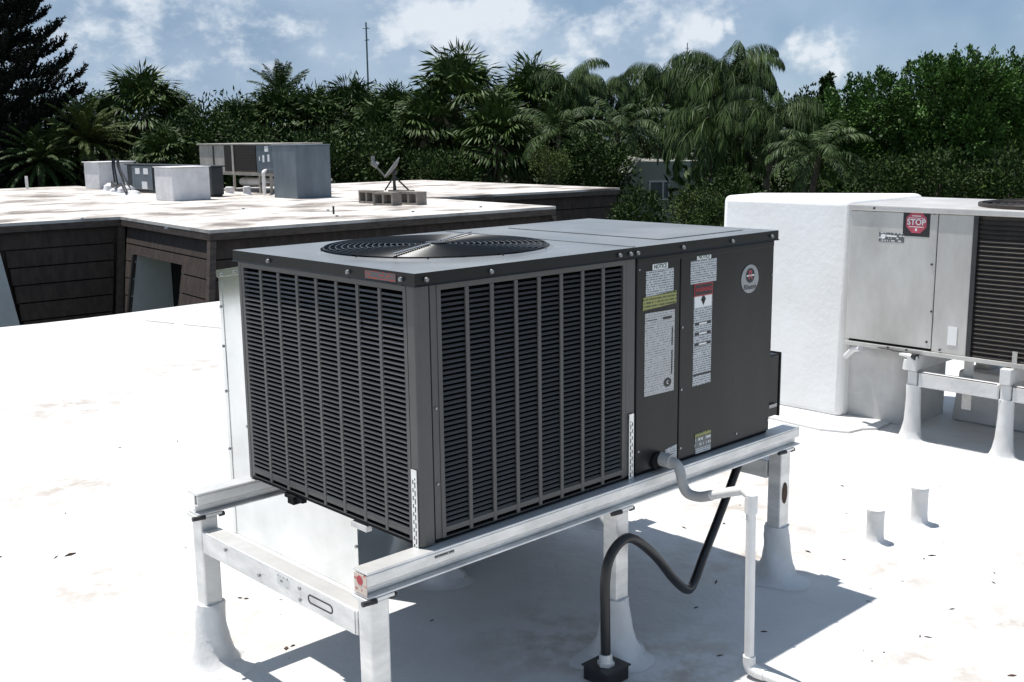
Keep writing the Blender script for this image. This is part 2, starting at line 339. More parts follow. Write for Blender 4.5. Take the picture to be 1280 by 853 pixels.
def single(name, mb, m, label, cat, base, group=None, kind=None, world=False, **k):
    o = link_mesh(name, mb, MT[m] if isinstance(m, str) else m, None, base, **k)
    o.location = Vector(base) if world else Fw(base)
    if not world: o.rotation_euler = (0, 0, TH)
    return tag(o, label, cat, group, kind)

# ================================================================== SETTING
g = MB(); g.add([(-600, -600, -4.2), (600, -600, -4.2), (600, 900, -4.2), (-600, 900, -4.2)], [(0, 1, 2, 3)])
go = link_mesh('ground', g, MT['ground']); tag(go, None, None, kind='structure')

# our roof: a slab with a softly uneven far edge
def roof_slab():
    ys_edge = lambda x: 9.76 + 0.10 * math.exp(-((x - 1.6) / 0.7) ** 2) + 0.03 * math.sin(x * 1.7)
    xs = [-22 + 0.4 * i for i in range(120)]; ts = [i / 40 for i in range(41)]
    vs = []; fs = []; nx = len(xs)
    for t in ts:
        for x in xs:
            y = -6.5 + t * (ys_edge(x) + 6.5)
            vs.append((x, y, 0.0))
    for j in range(len(ts) - 1):
        for i in range(nx - 1): fs.append((j * nx + i, j * nx + i + 1, (j + 1) * nx + i + 1, (j + 1) * nx + i))
    b = MB().add(vs, fs)
    # edge turned down, then outer walls
    top = [(x, ys_edge(x), 0.0) for x in xs]
    for a, c in zip(top[:-1], top[1:]):
        b.add([a, c, (c[0], c[1] + 0.02, -0.05), (a[0], a[1] + 0.02, -0.05), (c[0], c[1] + 0.02, -4.2), (a[0], a[1] + 0.02, -4.2)], [(0, 3, 2, 1), (3, 5, 4, 2)])
    x0, x1 = xs[0], xs[-1]
    b.add([(x0, -6.5, 0), (x1, -6.5, 0), (x1, -6.5, -4.2), (x0, -6.5, -4.2)], [(0, 1, 2, 3)])
    b.add([(x0, -6.5, 0), (x0, ys_edge(x0), 0), (x0, ys_edge(x0), -4.2), (x0, -6.5, -4.2)], [(0, 1, 2, 3)])
    b.add([(x1, -6.5, 0), (x1, ys_edge(x1), 0), (x1, ys_edge(x1), -4.2), (x1, -6.5, -4.2)], [(0, 1, 2, 3)])
    wv = MB(); wv.v = [tuple(Fw(p)) for p in b.v]; wv.f = b.f
    return wv
ro = link_mesh('roof', roof_slab(), MT['roof']); tag(ro, None, None, kind='structure')
# seam ridge in the coating and flecks of leaf litter
sm = MB()
for (a, c) in (((3.30, 9.02), (3.42, 8.62)), ((3.47, 8.45), (3.66, 7.85)), ((3.7, 7.7), (3.95, 6.9))):
    for k in range(6):
        t0, t1 = k / 6, (k + 1) / 6
        p = [a[i] + (c[i] - a[i]) * t0 for i in (0, 1)]; q = [a[i] + (c[i] - a[i]) * t1 for i in (0, 1)]
        sm.hexa([(p[0] - .012, p[1], .001), (p[0] + .012, p[1], .001), (q[0] + .012, q[1], .001), (q[0] - .012, q[1], .001)],
                [(p[0] - .006, p[1], .010), (p[0] + .006, p[1], .010), (q[0] + .006, q[1], .010), (q[0] - .006, q[1], .010)])
wv = MB(); wv.v = [tuple(Fw(p)) for p in sm.v]; wv.f = sm.f
tag(link_mesh('roof_seam', wv, MT['pvc_grey']), None, None, kind='structure')
lit = MB(); rng = random.Random(5)
def fleck(x, y, s):
    a = rng.uniform(0, 6.28); l = s * rng.uniform(0.7, 1.6); ww = s * rng.uniform(0.25, 0.6); h = s * rng.uniform(0.1, 0.35)
    c, d = math.cos(a), math.sin(a); P = lambda u, v, z: (x + u * c - v * d, y + u * d + v * c, z)
    lit.hexa([P(-l, -ww * .3, .001), P(0, -ww, .001), P(l, 0, .001), P(0, ww, .001)], [P(-l, 0, h * .4 + .002), P(0, -ww * .7, h + .002), P(l, .1 * ww, h * .3 + .002), P(0, ww * .7, h + .002)])
for (px, py, s) in ((88, 694, .022), (70, 697, .014), (150, 560, .01), (300, 748, .012), (308, 749, .012), (358, 811, .02), (366, 808, .014), (82, 642, .008), (222, 552, .01), (0, 697, .01),
                    (1055, 700, .012), (1155, 699, .012), (1165, 695, .016), (1053, 608, .012), (1060, 588, .006), (1243, 717, .008), (1128, 727, .006), (1150, 796, .01), (1160, 797, .01), (1190, 762, .01),
                    (1242, 729, .009), (905, 655, .01), (855, 660, .012), (925, 632, .009), (895, 728, .016), (955, 790, .012), (870, 760, .01), (900, 820, .01), (765, 740, .014), (457, 830, .016),
                    (540, 776, .008), (1265, 845, .012), (1085, 752, .006), (1090, 827, .005), (1058, 642, .006), (1105, 816, .006), (1010, 690, .012), (962, 716, .02), (945, 717, .018), (968, 712, .015)):
    d = fwd * FOC + rgt * (px - 640) - upv * (py - 426.5); p = Vector((0, 0, CAM_H)) + d * (-CAM_H / d.z)
    fleck(p.x, p.y, s)
for k in range(110):
    p = Fw((rng.uniform(-3, 7), rng.uniform(-1.5, 7), 0)); fleck(p.x, p.y, rng.choice((.003, .004, .005, .007)))
tag(link_mesh('leaf_litter', lit, MT['rust']), 'dark brown flecks of leaf litter scattered on the white roof', 'leaf litter', kind='stuff')

# ================================================================== THE MAIN UNIT
UL, UW, Z0, Z1 = 1.944, 1.0665, 0.70, 1.588
U = Thing('rooftop_air_conditioner', 'large dark grey packaged air conditioner with round top fan on galvanised stand in the foreground', 'air conditioner', (0, 0, Z0))
b = MB(); b.box(0.03, UL - .01, 0.03, UW - .02, Z0 + .004, Z1 - .06); U.part('inner_cabinet', b, 'black')
b = MB(); b.box(0.004, UL - .002, 0.008, UW - .004, Z0, Z0 + .014); U.part('base_pan', b, 'black', bevel=.003)
# lid with a round hole
def lid():
    o = 0.012; x0, x1, y0, y1 = -o, UL + o, -o, UW + o; cx, cy, r = .53, .54, .425
    m = MB(); n = 64; ring = []; outer = []
    for k in range(n):
        a = 2 * math.pi * k / n; dx, dy = math.cos(a), math.sin(a)
        ring.append((cx + r * dx, cy + r * dy, Z1))
        t = min(((x1 if dx > 0 else x0) - cx) / dx if abs(dx) > 1e-6 else 9, ((y1 if dy > 0 else y0) - cy) / dy if abs(dy) > 1e-6 else 9)
        outer.append((cx + t * dx, cy + t * dy, Z1))
    # outer polygon needs true corners: use a square-ish ring that stops at x = 1.09
    xr = 1.09; outer = []
    for k in range(n):
        a = 2 * math.pi * k / n; dx, dy = math.cos(a), math.sin(a)
        t = min(((xr if dx > 0 else x0) - cx) / dx if abs(dx) > 1e-6 else 9, ((y1 if dy > 0 else y0) - cy) / dy if abs(dy) > 1e-6 else 9)
        outer.append([cx + t * dx, cy + t * dy, Z1])
    for (px, py) in ((x0, y0), (xr, y0), (xr, y1), (x0, y1)):
        j = min(range(n), key=lambda i: (outer[i][0] - px) ** 2 + (outer[i][1] - py) ** 2); outer[j] = [px, py, Z1]
    lip = [(x + (x - cx) * .0 , y, Z1 + .008) for x, y, z in ring]
    lipo = [(cx + (x - cx) * 1.035, cy + (y - cy) * 1.035, Z1) for x, y, z in ring]
    inn = [(x, y, Z1 - .05) for x, y, z in ring]
    m.add(outer + lipo + lip + inn, [(k, (k + 1) % n, n + (k + 1) % n, n + k) for k in range(n)] + [(n + k, n + (k + 1) % n, 2 * n + (k + 1) % n, 2 * n + k) for k in range(n)]
          + [(2 * n + k, 2 * n + (k + 1) % n, 3 * n + (k + 1) % n, 3 * n + k) for k in range(n)])
    m.add([(xr, y0, Z1), (x1, y0, Z1), (x1, y1, Z1), (xr, y1, Z1)], [(0, 1, 2, 3)])
    fl_ = MB(); zl = Z1 - .042; e = .004
    P = [(x0, y0), (x1, y0), (x1, y1), (x0, y1)]
    for i in range(4):
        a, c = P[i], P[(i + 1) % 4]
        f = lambda q, d: (q[0] + (d if q[0] < 1 else -d), q[1] + (d if q[1] < .5 else -d))
        a2, c2 = f(a, .010), f(c, .010); ao, co = f(a, -e), f(c, -e)
        fl_.add([(*a, Z1 - .0006), (*c, Z1 - .0006), (*c, zl + .006), (*a, zl + .006), (*co, zl), (*ao, zl), (*c2, zl), (*a2, zl)], [(0, 3, 2, 1), (3, 5, 4, 2), (5, 7, 6, 4)])
    # pressed panel seams on top
    m.box(1.02, 1.035, .0, UW, Z1, Z1 + .0025)
    return m, fl_
lm_, lf_ = lid()
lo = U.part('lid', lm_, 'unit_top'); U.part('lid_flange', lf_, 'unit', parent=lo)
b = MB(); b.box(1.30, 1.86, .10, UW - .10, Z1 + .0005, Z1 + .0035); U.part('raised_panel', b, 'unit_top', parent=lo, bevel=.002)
scr = MB(); scr.tube([(0, 0, 0), (0, -.006, 0)], [.0085, .007], 8)
b = MB(); b.v = [(v[0], v[1] - .0165, v[2] + Z1 - .022) for v in scr.v]; b.f = scr.f
s0 = U.part('screw', b, 'screw', parent=lo); s0.location = (.03, 0, 0)
for x in (.30, .93, .99, 1.03, 1.30, 1.62, 1.90): U.copy_part(s0, (x, 0, 0))
for y in (.05, .33, .82): U.copy_part(s0, (0, y, 0), (0, 0, R_(-90)))
for (x, y) in ((.10, .10), (.98, .10), (.10, .98), (.98, .98), (1.2, .5), (1.86, .04), (1.4, .04)):
    U.copy_part(s0, (x, y, Z1 - Z0 + .0165), (R_(-90), 0, 0)).location = (x, y + (.888 - .022) - 0, Z1 - Z0 + .0165 - .0)
bpy.context.view_layer.update()

# fan: guard rings, spokes, blades
b = MB(); n = 72
for i in range(17):
    r = .055 + i * .0225; zz = Z1 + .012 + .004 * math.cos(r / .42 * 1.5)
    b.tube([(.53 + r * math.cos(2 * math.pi * k / 56), .54 + r * math.sin(2 * math.pi * k / 56), zz) for k in range(57)], .0024, 5, cap=False)
fg = U.part('fan_guard', b, 'wire', smooth=True)
fg['kind'] = 'stuff'
b = MB()
for k in range(10):
    a = 2 * math.pi * (k + .3) / 10
    b.tube([(.53 + r * math.cos(a), .54 + r * math.sin(a), Z1 + .008 + .004 * math.cos(r / .42 * 1.5)) for r in (.04, .15, .27, .36, .428)], .0032, 6)
U.part('guard_spokes', b, 'wire', smooth=True)
b = MB(); b.disc((.53, .54, Z1 + .016), 'z', .042, .008, 24); U.part('guard_hub', b, 'unit', bevel=.004)
vb = Vector((.64, .384, 0)).normalized(); nb_ = Vector((-vb.y, vb.x, 0)); cb0 = Vector((.53, .54, Z1 + .0215))
for (t0, t1) in ((-.425, -.065), (.065, .425)):
    b = MB(); q = [cb0 + vb * t0 - nb_ * .007, cb0 + vb * t1 - nb_ * .007, cb0 + vb * t1 + nb_ * .007, cb0 + vb * t0 + nb_ * .007]
    b.hexa(q, [p + Vector((0, 0, .004)) for p in q]); U.part('streak_bar', b, 'screw', bevel=.001)  # bar added to draw the bright streak across the guard rings
for k in range(4):
    b = MB(); m_ = 7; top = []; bot = []
    for i in range(m_):
        r = .07 + i * .055; a0 = 2 * math.pi * k / 4; sw = .42 - .02 * i; aa = a0 - .12 * i / m_
        for (s, z) in ((-sw, -.03), (0, 0.0), (sw, .035)):
            top.append((.53 + r * math.cos(aa + s), .54 + r * math.sin(aa + s), Z1 - .10 + z))
    for p in top: bot.append((p[0], p[1], p[2] - .003))
    N = len(top); fs = []
    for i in range(m_ - 1):
        for j in range(2):
            q = (i * 3 + j, i * 3 + j + 1, i * 3 + j + 4, i * 3 + j + 3); fs += [q, tuple(N + t for t in reversed(q))]
    b.add(top + bot, fs); U.part('fan_blade', b, 'unit', smooth=True)
b = MB(); b.tube([(.53, .54, Z1 - .2), (.53, .54, Z1 - .05)], .075, 20); U.part('fan_motor', b, 'black', smooth=True)

# louvered faces --------------------------------------------------------------
ROWS = 46; ZB, ZT = .748, 1.522; PIT = (ZT - ZB) / ROWS
def louver_panel(name, axis, s0_, s1_, ncol):
    """axis 'x': panel in the plane x=0 (left end); 'y': plane y=0 (long side)"""
    P = (lambda s, d, z: (d, s, z)) if axis == 'x' else (lambda s, d, z: (s, d, z))
    fr = MB()
    def bx(s0, s1, d0, d1, z0, z1):
        fr.hexa([P(s0, d0, z0), P(s1, d0, z0), P(s1, d1, z0), P(s0, d1, z0)], [P(s0, d0, z1), P(s1, d0, z1), P(s1, d1, z1), P(s0, d1, z1)])
    e = .016
    bx(s0_ - e, s1_ + e, 0, .010, Z0 + .014, .716); bx(s0_ - e, s1_ + e, 0, .010, .730, ZB); bx(s0_ - e, s1_ + e, 0, .010, ZT + .004, Z1 - .04)
    bx(s0_ - e, s0_, .0003, .0103, .716, .730); bx(s1_, s1_ + e, .0003, .0103, .716, .730)
    bx(s0_ - e, s0_, 0.0005, .010, ZB, ZT + .004); bx(s1_, s1_ + e, 0.0005, .010, ZB, ZT + .004)
    frame = U.part(name, fr, 'louver')
    wcol = (s1_ - s0_) / ncol
    rb = MB(); q0 = -.0078
    rb.hexa([P(q0, -.0015, .716), P(-q0, -.0015, .716), P(-q0, .006, .716), P(q0, .006, .716)], [P(q0, -.0015, ZT + .004), P(-q0, -.0015, ZT + .004), P(-q0, .006, ZT + .004), P(q0, .006, ZT + .004)])
    ro_ = None
    for i in range(1, ncol):
        s = s0_ + wcol * i; loc = (0, s, 0) if axis == 'x' else (s, 0, 0)
        if ro_ is None: ro_ = U.part('rib', rb, 'louver', parent=frame, bevel=.002); ro_.location = loc
        else: U.copy_part(ro_, loc)
    sl = MB()
    tl_ = .0030 if axis == 'x' else .0075; zs_ = PIT * (.40 if axis == 'x' else .42); dd_ = 0.0 if axis == 'x' else .003
    prof = [(-.0008 + dd_, 0.0), (-.0008 + tl_ + dd_, zs_), (.0012 + tl_ + dd_, zs_ + .0002), (.0008 + dd_, .0002)]
    vs = [P(s0_, d, z + ZB) for d, z in prof] + [P(s1_, d, z + ZB) for d, z in prof]; k = len(prof)
    sl.add(vs, [(i, (i + 1) % k, k + (i + 1) % k, k + i) for i in range(k)])
    so_ = None
    for i in range(ROWS):
        loc = (0, 0, i * PIT + .001)
        if so_ is None: so_ = U.part('louver', sl, 'louver', parent=frame); so_.location = loc
        else: U.copy_part(so_, loc)
    cb = MB()
    cb.hexa([P(s0_ - .005, .024, .705), P(s1_ + .005, .024, .705), P(s1_ + .005, .028, .705), P(s0_ - .005, .028, .705)], [P(s0_ - .005, .024, ZT + .01), P(s1_ + .005, .024, ZT + .01), P(s1_ + .005, .028, ZT + .01), P(s0_ - .005, .028, ZT + .01)])
    U.part('coil', cb, 'coil', parent=frame)
louver_panel('end_louver_panel', 'x', .066, 1.028, 8)
louver_panel('side_louver_panel', 'y', .100, .968, 8)
# posts
zt = Z1 - .04
b = MB(); b.add([(0, .048, Z0 + .002), (0, .010, Z0 + .002), (.010, 0, Z0 + .002), (.052, 0, Z0 + .002), (.052, .03, Z0 + .002), (.03, .048, Z0 + .002)] + [(0, .048, zt), (0, .010, zt), (.010, 0, zt), (.052, 0, zt), (.052, .03, zt), (.03, .048, zt)],
                [(0, 1, 7, 6), (1, 2, 8, 7), (2, 3, 9, 8), (3, 4, 10, 9), (4, 5, 11, 10), (5, 0, 6, 11), (0, 5, 4, 3, 2, 1), (6, 7, 8, 9, 10, 11)])
U.part('corner_post', b, 'louver', bevel=.003)
b = MB(); b.box(.058, .0835, .003, .02, Z0 + .015, zt); U.part('panel_flange', b, 'louver')
b = MB(); b.box(0, .03, 1.046, UW, Z0 + .002, zt); U.part('corner_post', b, 'louver', bevel=.003)
b = MB(); b.box(.985, 1.040, .002, .03, Z0 + .014, zt); U.part('centre_post', b, 'louver', bevel=.004)
b = MB(); b.box(1.047, 1.303, .000, .02, Z0 + .014, zt); ap = U.part('access_panel', b, 'unit', bevel=.003)
b = MB(); b.box(1.309, UL, .000, .02, Z0 + .014, zt); bp_ = U.part('access_panel', b, 'unit', bevel=.003)
b = MB(); b.box(UL - .02, UL + .001, .021, UW - .0, Z0 + .014, zt); U.part('end_panel', b, 'unit', bevel=.003)
b = MB(); b.box(.031, UL - .021, UW - .02, UW, Z0 + .014, zt); U.part('back_panel', b, 'unit', bevel=.003)
b = MB(); b.box(1.047, UL - .003, -.0025, .0, Z1 - .066, Z1 - .046); U.part('panel_lip', b, 'unit', parent=bp_, bevel=.001)
b = MB(); b.v = [(v[0], v[1] - .0, v[2]) for v in scr.v]; b.f = scr.f
b.v = [(v[0], v[1], v[2] + Z0) for v in b.v]
s1 = U.part('screw', b, 'screw', parent=bp_); s1.location = (1.32, 0, .30); s1.scale = (.7, .7, .7)
for (x, z) in ((1.32, .06), (1.32, .55), (1.932, .06), (1.932, .7), (1.7, .045)): U.copy_part(s1, (x, 0, z), scale=(.7, .7, .7))
s2 = U.copy_part(s1, (1.06, 0, .10), scale=(.7, .7, .7)); s2.parent = ap
for (x, z) in ((1.06, .8), (.07, .45), (.07, .2)): 
    q = U.copy_part(s1, (x, 0.002, z), scale=(.6, .6, .6)); q.parent = ap if x > 1 else U.o
# stickers: each a thin printed plate
def sticker(name, x0, x1, z0, z1, m, parent, proud=.0015, skew=0.0, y=0.0):
    b = MB(); b.hexa([(x0, y - proud, z0), (x1, y - proud, z0 + skew), (x1, y, z0 + skew), (x0, y, z0)], [(x0, y - proud, z1), (x1, y - proud, z1 + skew), (x1, y, z1 + skew), (x0, y, z1)])
    return U.part(name, b, m, parent=parent)
st = sticker('notice_sticker', 1.097, 1.262, 1.388, 1.490, 'p_white', ap)
st = sticker('notice_heading', 1.135, 1.225, 1.492, 1.514, 'white_ink', ap)
U.text('heading_lettering', 'NOTICE', 'green_ink', (1.18, -.0021, 1.503), .022, parent=ap, sx=.95, bold=.02)
sticker('yellow_sticker', 1.080, 1.280, 1.343, 1.392, 'p_yellow', ap, .003, skew=.010)
sticker('rating_plate', 1.093, 1.272, 1.010, 1.332, 'p_plate', ap, skew=-.004)
for (x0, x1, z0, z1) in ((1.20, 1.252, 1.296, 1.306), (1.254, 1.261, 1.19, 1.26), (1.254, 1.261, 1.075, 1.17), (1.105, 1.165, 1.300, 1.303)): sticker('rating_plate_print', x0, x1, z0, z1, 'ink', ap, .0022)
b = MB(); b.disc((1.232, 0, 1.045), 'y', .024, .0022, 20, .018); U.part('approval_mark', b, 'ink', parent=ap)
U.text('approval_lettering', 'c', 'white_ink', (1.232, -.0026, 1.047), .03, parent=ap)
sticker('notice_sticker', 1.368, 1.536, 1.414, 1.505, 'p_white', bp_)
sticker('notice_heading', 1.408, 1.498, 1.507, 1.527, 'white_ink', bp_)
U.text('heading_lettering', 'NOTICE', 'green_ink', (1.453, -.0021, 1.517), .021, parent=bp_, sx=.95, bold=.02)
sticker('warning_sticker', 1.393, 1.512, 1.000, 1.412, 'p_white', bp_, .0012)
sticker('warning_heading', 1.393, 1.512, 1.362, 1.412, 'red', bp_, .0022)
sticker('warning_band', 1.397, 1.508, 1.366, 1.408, 'ink', bp_, .0027)
U.text('warning_lettering', 'WARNING', 'red', (1.4525, -.0033, 1.387), .024, parent=bp_, sx=.9, bold=.02)
sticker('warning_panel', 1.398, 1.507, 1.318, 1.360, 'white_ink', bp_, .0017)
b = MB(); b.add([(1.435, -.0022, 1.350), (1.470, -.0022, 1.350), (1.4525, -.0022, 1.322)], [(0, 2, 1)]); b.disc((1.4525, 0, 1.350), 'y', .012, .0022, 14); U.part('shock_pictogram', b, 'ink', parent=bp_)
for z in (1.245, 1.205, 1.162):
    sticker('warning_bar', 1.400, 1.506, z, z + .011, 'ink', bp_, .0019)
    sticker('warning_word', 1.428, 1.478, z + .002, z + .009, 'white_ink', bp_, .0023)
sticker('warning_rule', 1.396, 1.512, 1.040, 1.048, 'ink', bp_, .0019)
sticker('small_caution_sticker', 1.415, 1.522, .735, .797, 'p_dark', bp_)
sticker('yellow_band', 1.415, 1.522, .780, .800, 'p_yellow', bp_, .002)
sticker('small_notice_sticker', 1.420, 1.522, .702 + .012, .735, 'p_white', bp_)
sticker('drain_sticker', 1.225, 1.298, .715, .775, 'p_white', ap, skew=.006)
b = MB(); b.disc((1.769, 0, 1.398), 'y', .062, .003, 36, .060); bd = U.part('brand_badge', b, 'badge', parent=bp_, bevel=.001)
b = MB(); b.disc((1.769, 0, 1.412), 'y', .031, .0038, 28, .031); U.part('badge_disc', b, 'ink', parent=bp_)
U.text('badge_letter', 'R', 'fadedred', (1.769, -.0044, 1.413), .052, parent=bp_, bold=.015)
b = MB(); b.box(1.742, 1.796, -.0047, -.0030, 1.409, 1.415); U.part('badge_stripe', b, 'white_ink', parent=bp_)
U.text('badge_lettering', 'Rheem', 'ink', (1.769, -.0034, 1.364), .032, parent=bp_, bold=.01)
b = MB(); b.box(-.0138, -.0128, .08, .24, Z1 - .034, Z1 - .008); U.part('red_marking', b, 'p_red', parent=lo)
# lifting straps pierced with slots
def strap(x_or_y, axis):
    m = MB(); wd, z0, z1 = .026, .690, .958; n = 20; h = (z1 - z0) / n
    def cell(s0, s1, za, zb):
        if axis == 'x': m.box(-.006, -.003, x_or_y + s0, x_or_y + s1, za, zb)
        else: m.box(x_or_y + s0, x_or_y + s1, -.006, -.003, za, zb)
    cell(0, .005, z0, z1); cell(wd - .005, wd, z0, z1)
    for i in range(n):
        a, c = z0 + i * h, z0 + (i + 1) * h
        if i > n - 3: cell(.005, wd - .005, a, c)
        else:
            cell(.0112, .0148, a, c)
            if i % 2: cell(.005, .0112, a, a + h * .5); cell(.0148, wd - .005, a + h * .5, c)
            else: cell(.0148, wd - .005, a, a + h * .45)
    return m
U.part('pierced_strap', strap(.016, 'x'), 'strap'); U.part('pierced_strap', strap(1.002, 'y'), 'strap')
# drain grommet, small tab on the lower edge, disconnect box on the end
b = MB(); b.disc((1.165, 0, .742), 'y', .032, .012, 20); U.part('grommet', b, 'black')
b = MB(); b.box(-.012, .03, .74, .78, Z0 - .03, Z0); b.box(.0, .02, .70, .82, Z0 - .018, Z0 - .002); U.part('drain_lug', b, 'black')
b = MB(); b.box(-.004, .02, .30, .39, Z0 - .022, Z0 - .003); U.part('base_foot', b, 'alu')
b = MB(); b.box(UL + .002, UL + .115, .03, .22, .755, 1.035); db = U.part('disconnect_box', b, 'unit', bevel=.006)
b = MB(); b.box(UL + .116, UL + .126, .025, .225, .75, 1.04); U.part('box_cover', b, 'unit', parent=db, bevel=.003)
b = MB(); b.box(UL + .03, UL + .09, .019, .029, .80, .815); U.part('box_latch', b, 'screw', parent=db)

# ================================================================== STAND OF THE MAIN UNIT
S = Thing('equipment_stand', 'galvanised steel rail stand on square legs carrying the dark grey unit', 'stand', (0.95, .5, 0))
def rail(y, x0, x1, name):
    b = MB(); b.box(x0, x1, y, y + .075, .690, .6985); b.box(x0, x1, y + .0005, y + .006, .652, .6895)
    b.box(x0, x1, y + .022, y + .028, .622, .6895); b.box(x0, x1, y + .006, y + .022, .648, .654)
    b.box(x0, x1, y - .004, y + .075, .6135, .6215)
    r = S.part(name, b, 'alu', bevel=.002, seg=1); return r
r0 = rail(-.036, -.245, 2.14, 'rail'); r1 = rail(1.030, -.245, 2.14, 'rail')
b = MB(); b.box(-.2475, -.2455, -.034, .03, .624, .688); S.part('rail_end_label', b, print_mat('rail_label', (.62, .52, .44), (.45, .16, .12), 60, 70, .55, .5), parent=r0)
b = MB(); b.disc((-.2476, .0, .668), 'x', .015, .001, 16); S.part('rail_end_logo', b, 'red', parent=r0)
b = MB(); b.box(.02, .10, -.0375, -.0355, .672, .680); S.part('rail_stamp', b, print_mat('rail_stamp', (.5, .49, .47), (.04, .04, .04), 120, 120, .4, .8), parent=r0)
for x in (-.2, 2.04):
    b = MB(); b.box(x - .036, x + .036, .040, 1.028, .468, .552); cb_ = S.part('cross_beam', b, 'alu', bevel=.004)
    if x < 0:
        b = MB(); b.box(x - .0385, x - .0365, .05, .42, .470, .550); S.part('splice_plate', b, 'alu', parent=cb_, bevel=.001)
        b = MB(); b.tube([(x - .0385, .24 + .055 * (1 if math.cos(q) > 0 else -1) + .014 * math.cos(q), .512 + .014 * math.sin(q)) for q in [2 * math.pi * k / 16 + .01 for k in range(17)]], .0028, 6, cap=False)
        S.part('slot', b, 'stone', parent=cb_)
        for (yy, zz) in ((.36, .53), (.62, .50), (.85, .53), (.36, .49)):
            b = MB(); b.disc((x - .0362, yy, zz), 'x', .007, .006, 8); S.part('bolt', b, 'screw', parent=cb_)
        b = MB(); b.box(x - .0372, x - .0362, .41, .50, .505, .540); S.part('stamped_marking', b, print_mat('beam_stamp', (.6, .6, .58), (.2, .2, .2), 60, 90, .55, .5), parent=cb_)
prof = [(.150, .0), (.122, .004), (.102, .016), (.086, .040), (.074, .075), (.065, .115), (.059, .16), (.055, .21), (.0525, .24), (.051, .25)]
for (x, y) in ((-.2, .0), (.935, .0), (2.04, .0), (-.2, 1.068), (.935, 1.068), (2.04, 1.068)):
    b = MB(); b.box(x - .036, x + .036, y - .034, y + .034, .0, .600)
    lg = S.part('leg', b, 'alu', bevel=.006)
    b = MB(); b.box(x - .052, x + .052, y - .042, y + .042, .6005, .613); S.part('cap_plate', b, 'alu', parent=lg, bevel=.002)
    b = MB(); b.lathe((x, y, 0.001), prof, 32, .16, lump=.085); S.part('coating_flare', b, 'coat', parent=lg, smooth=True)
    b = MB(); b.tube([(x - .07, y - .04, .608), (x - .02, y - .044, .606)], .009, 8); S.part('clamp_bolt', b, 'stone', parent=lg)
    b = MB(); b.tube([(x + .045, y - .03, .598), (x + .065, y - .03, .598)], .010, 6); S.part('clamp_bolt', b, 'stone', parent=lg)
b = MB(); b.disc((2.036, -.0345, .41), 'y', .020, .002, 12, .050); S.part('rust_stain', b, 'rust')

# ================================================================== SHEET METAL DUCT BEHIND THE UNIT
D = Thing('sheet_metal_duct', 'bright galvanised sheet metal duct standing on the roof behind the dark grey unit', 'duct', (1.2, 1.7, 0))
x0, x1, y0, y1 = .585, 1.79, 1.19, 2.30
def dpanel(q, nrm, name, m='galv', th=.004):
    b = MB(); n = Vector(nrm) * th
    b.hexa(q, [tuple(Vector(p) + n) for p in q]); return D.part(name, b, m)
ztf, ztb = 1.53, 1.355
sh = MB(); sh.hexa([(x0, y0, .002), (x1, y0, .002), (x1, y1, .002), (x0, y1, .002)], [(x0, y0, ztf), (x1, y0, ztf), (x1, y1, ztb), (x0, y1, ztb)])
D.part('duct_body', sh, 'galv')
b = MB(); e = .012
b.hexa([(x0 - e, y0, ztf - .03), (x0 - .0008, y0, ztf - .03), (x0 - .0008, y1 + .001, ztb - .03), (x0 - e, y1 + .001, ztb - .03)], [(x0 - e, y0, ztf + .006), (x0 - .0008, y0, ztf + .006), (x0 - .0008, y1 + .001, ztb + .006), (x0 - e, y1 + .001, ztb + .006)])
D.part('top_flange', b, 'galv')
b = MB(); b.box(x0 - .004, x0 - .0008, y0 + .004, y0 + .03, .004, ztf - .05); D.part('corner_flange', b, 'galv')
b = MB(); b.box(x0 - .004, x0 - .0008, y1 - .03, y1 - .004, .004, ztb - .05); D.part('corner_flange', b, 'galv')
sb = MB(); sb.disc((0, 0, 0), 'x', .008, .005, 8); sb.v = [(v[0] + D.base.x, v[1] + D.base.y, v[2]) for v in sb.v]
ds = D.part('screw', sb, 'screw'); ds.location = (x0 - .0125 - D.base.x, y1 - .05 - D.base.y, ztb - .012)
for (y, z, xx) in ((y1 - .18, ztb + .012, -.0125), (y1 - .015, 1.18, -.0045), (y1 - .015, .98, -.0045), (y1 - .015, .75, -.0045), (y1 - .015, .45, -.0045), (y0 + .015, .33, -.0045), (y0 + .015, .22, -.0045), (y0 + .015, .1, -.0045), (y1 - .2, .6, -.001), (y1 - .25, .9, -.001), (y1 - .22, .35, -.001)):
    D.copy_part(ds, (x0 + xx - D.base.x, y - D.base.y, z))
b = MB(); b.box(x0 + .06, x1 - .06, UW + .001, y0 - .001, .80, 1.45); D.part('connecting_collar', b, 'galv')

# ================================================================== DRAIN PIPE, CONDUIT, JUNCTION BOX, VENTS
def smooth_path(pts, n=8):
    P = [Vector(p) for p in pts]; P = [P[0] * 2 - P[1]] + P + [P[-1] * 2 - P[-2]]; o = []
    for i in range(1, len(P) - 2):
        for k in range(n):
            t = k / n; a, b_, c, d = P[i - 1], P[i], P[i + 1], P[i + 2]
            o.append(0.5 * ((2 * b_) + (-a + c) * t + (2 * a - 5 * b_ + 4 * c - d) * t * t + (-a + 3 * b_ - 3 * c + d) * t ** 3))
    o.append(P[-2]); return o
T = Thing('drain_pipe', 'white PVC drain pipe with grey trap bend running from the dark unit to the roof', 'pipe', (1.16, -.46, 0))
b = MB(); b.tube([(1.192, -.008, .745), (1.192, -.060, .745)], .028, 16); T.part('coupling', b, 'pvc_grey', smooth=True)
b = MB(); b.tube(smooth_path([(1.192, -.050, .745), (1.192, -.085, .738), (1.190, -.105, .710), (1.192, -.115, .665), (1.200, -.135, .632), (1.205, -.185, .628), (1.195, -.25, .652)], 8), .0200, 14); T.part('trap_bend', b, 'pvc_grey', smooth=True)
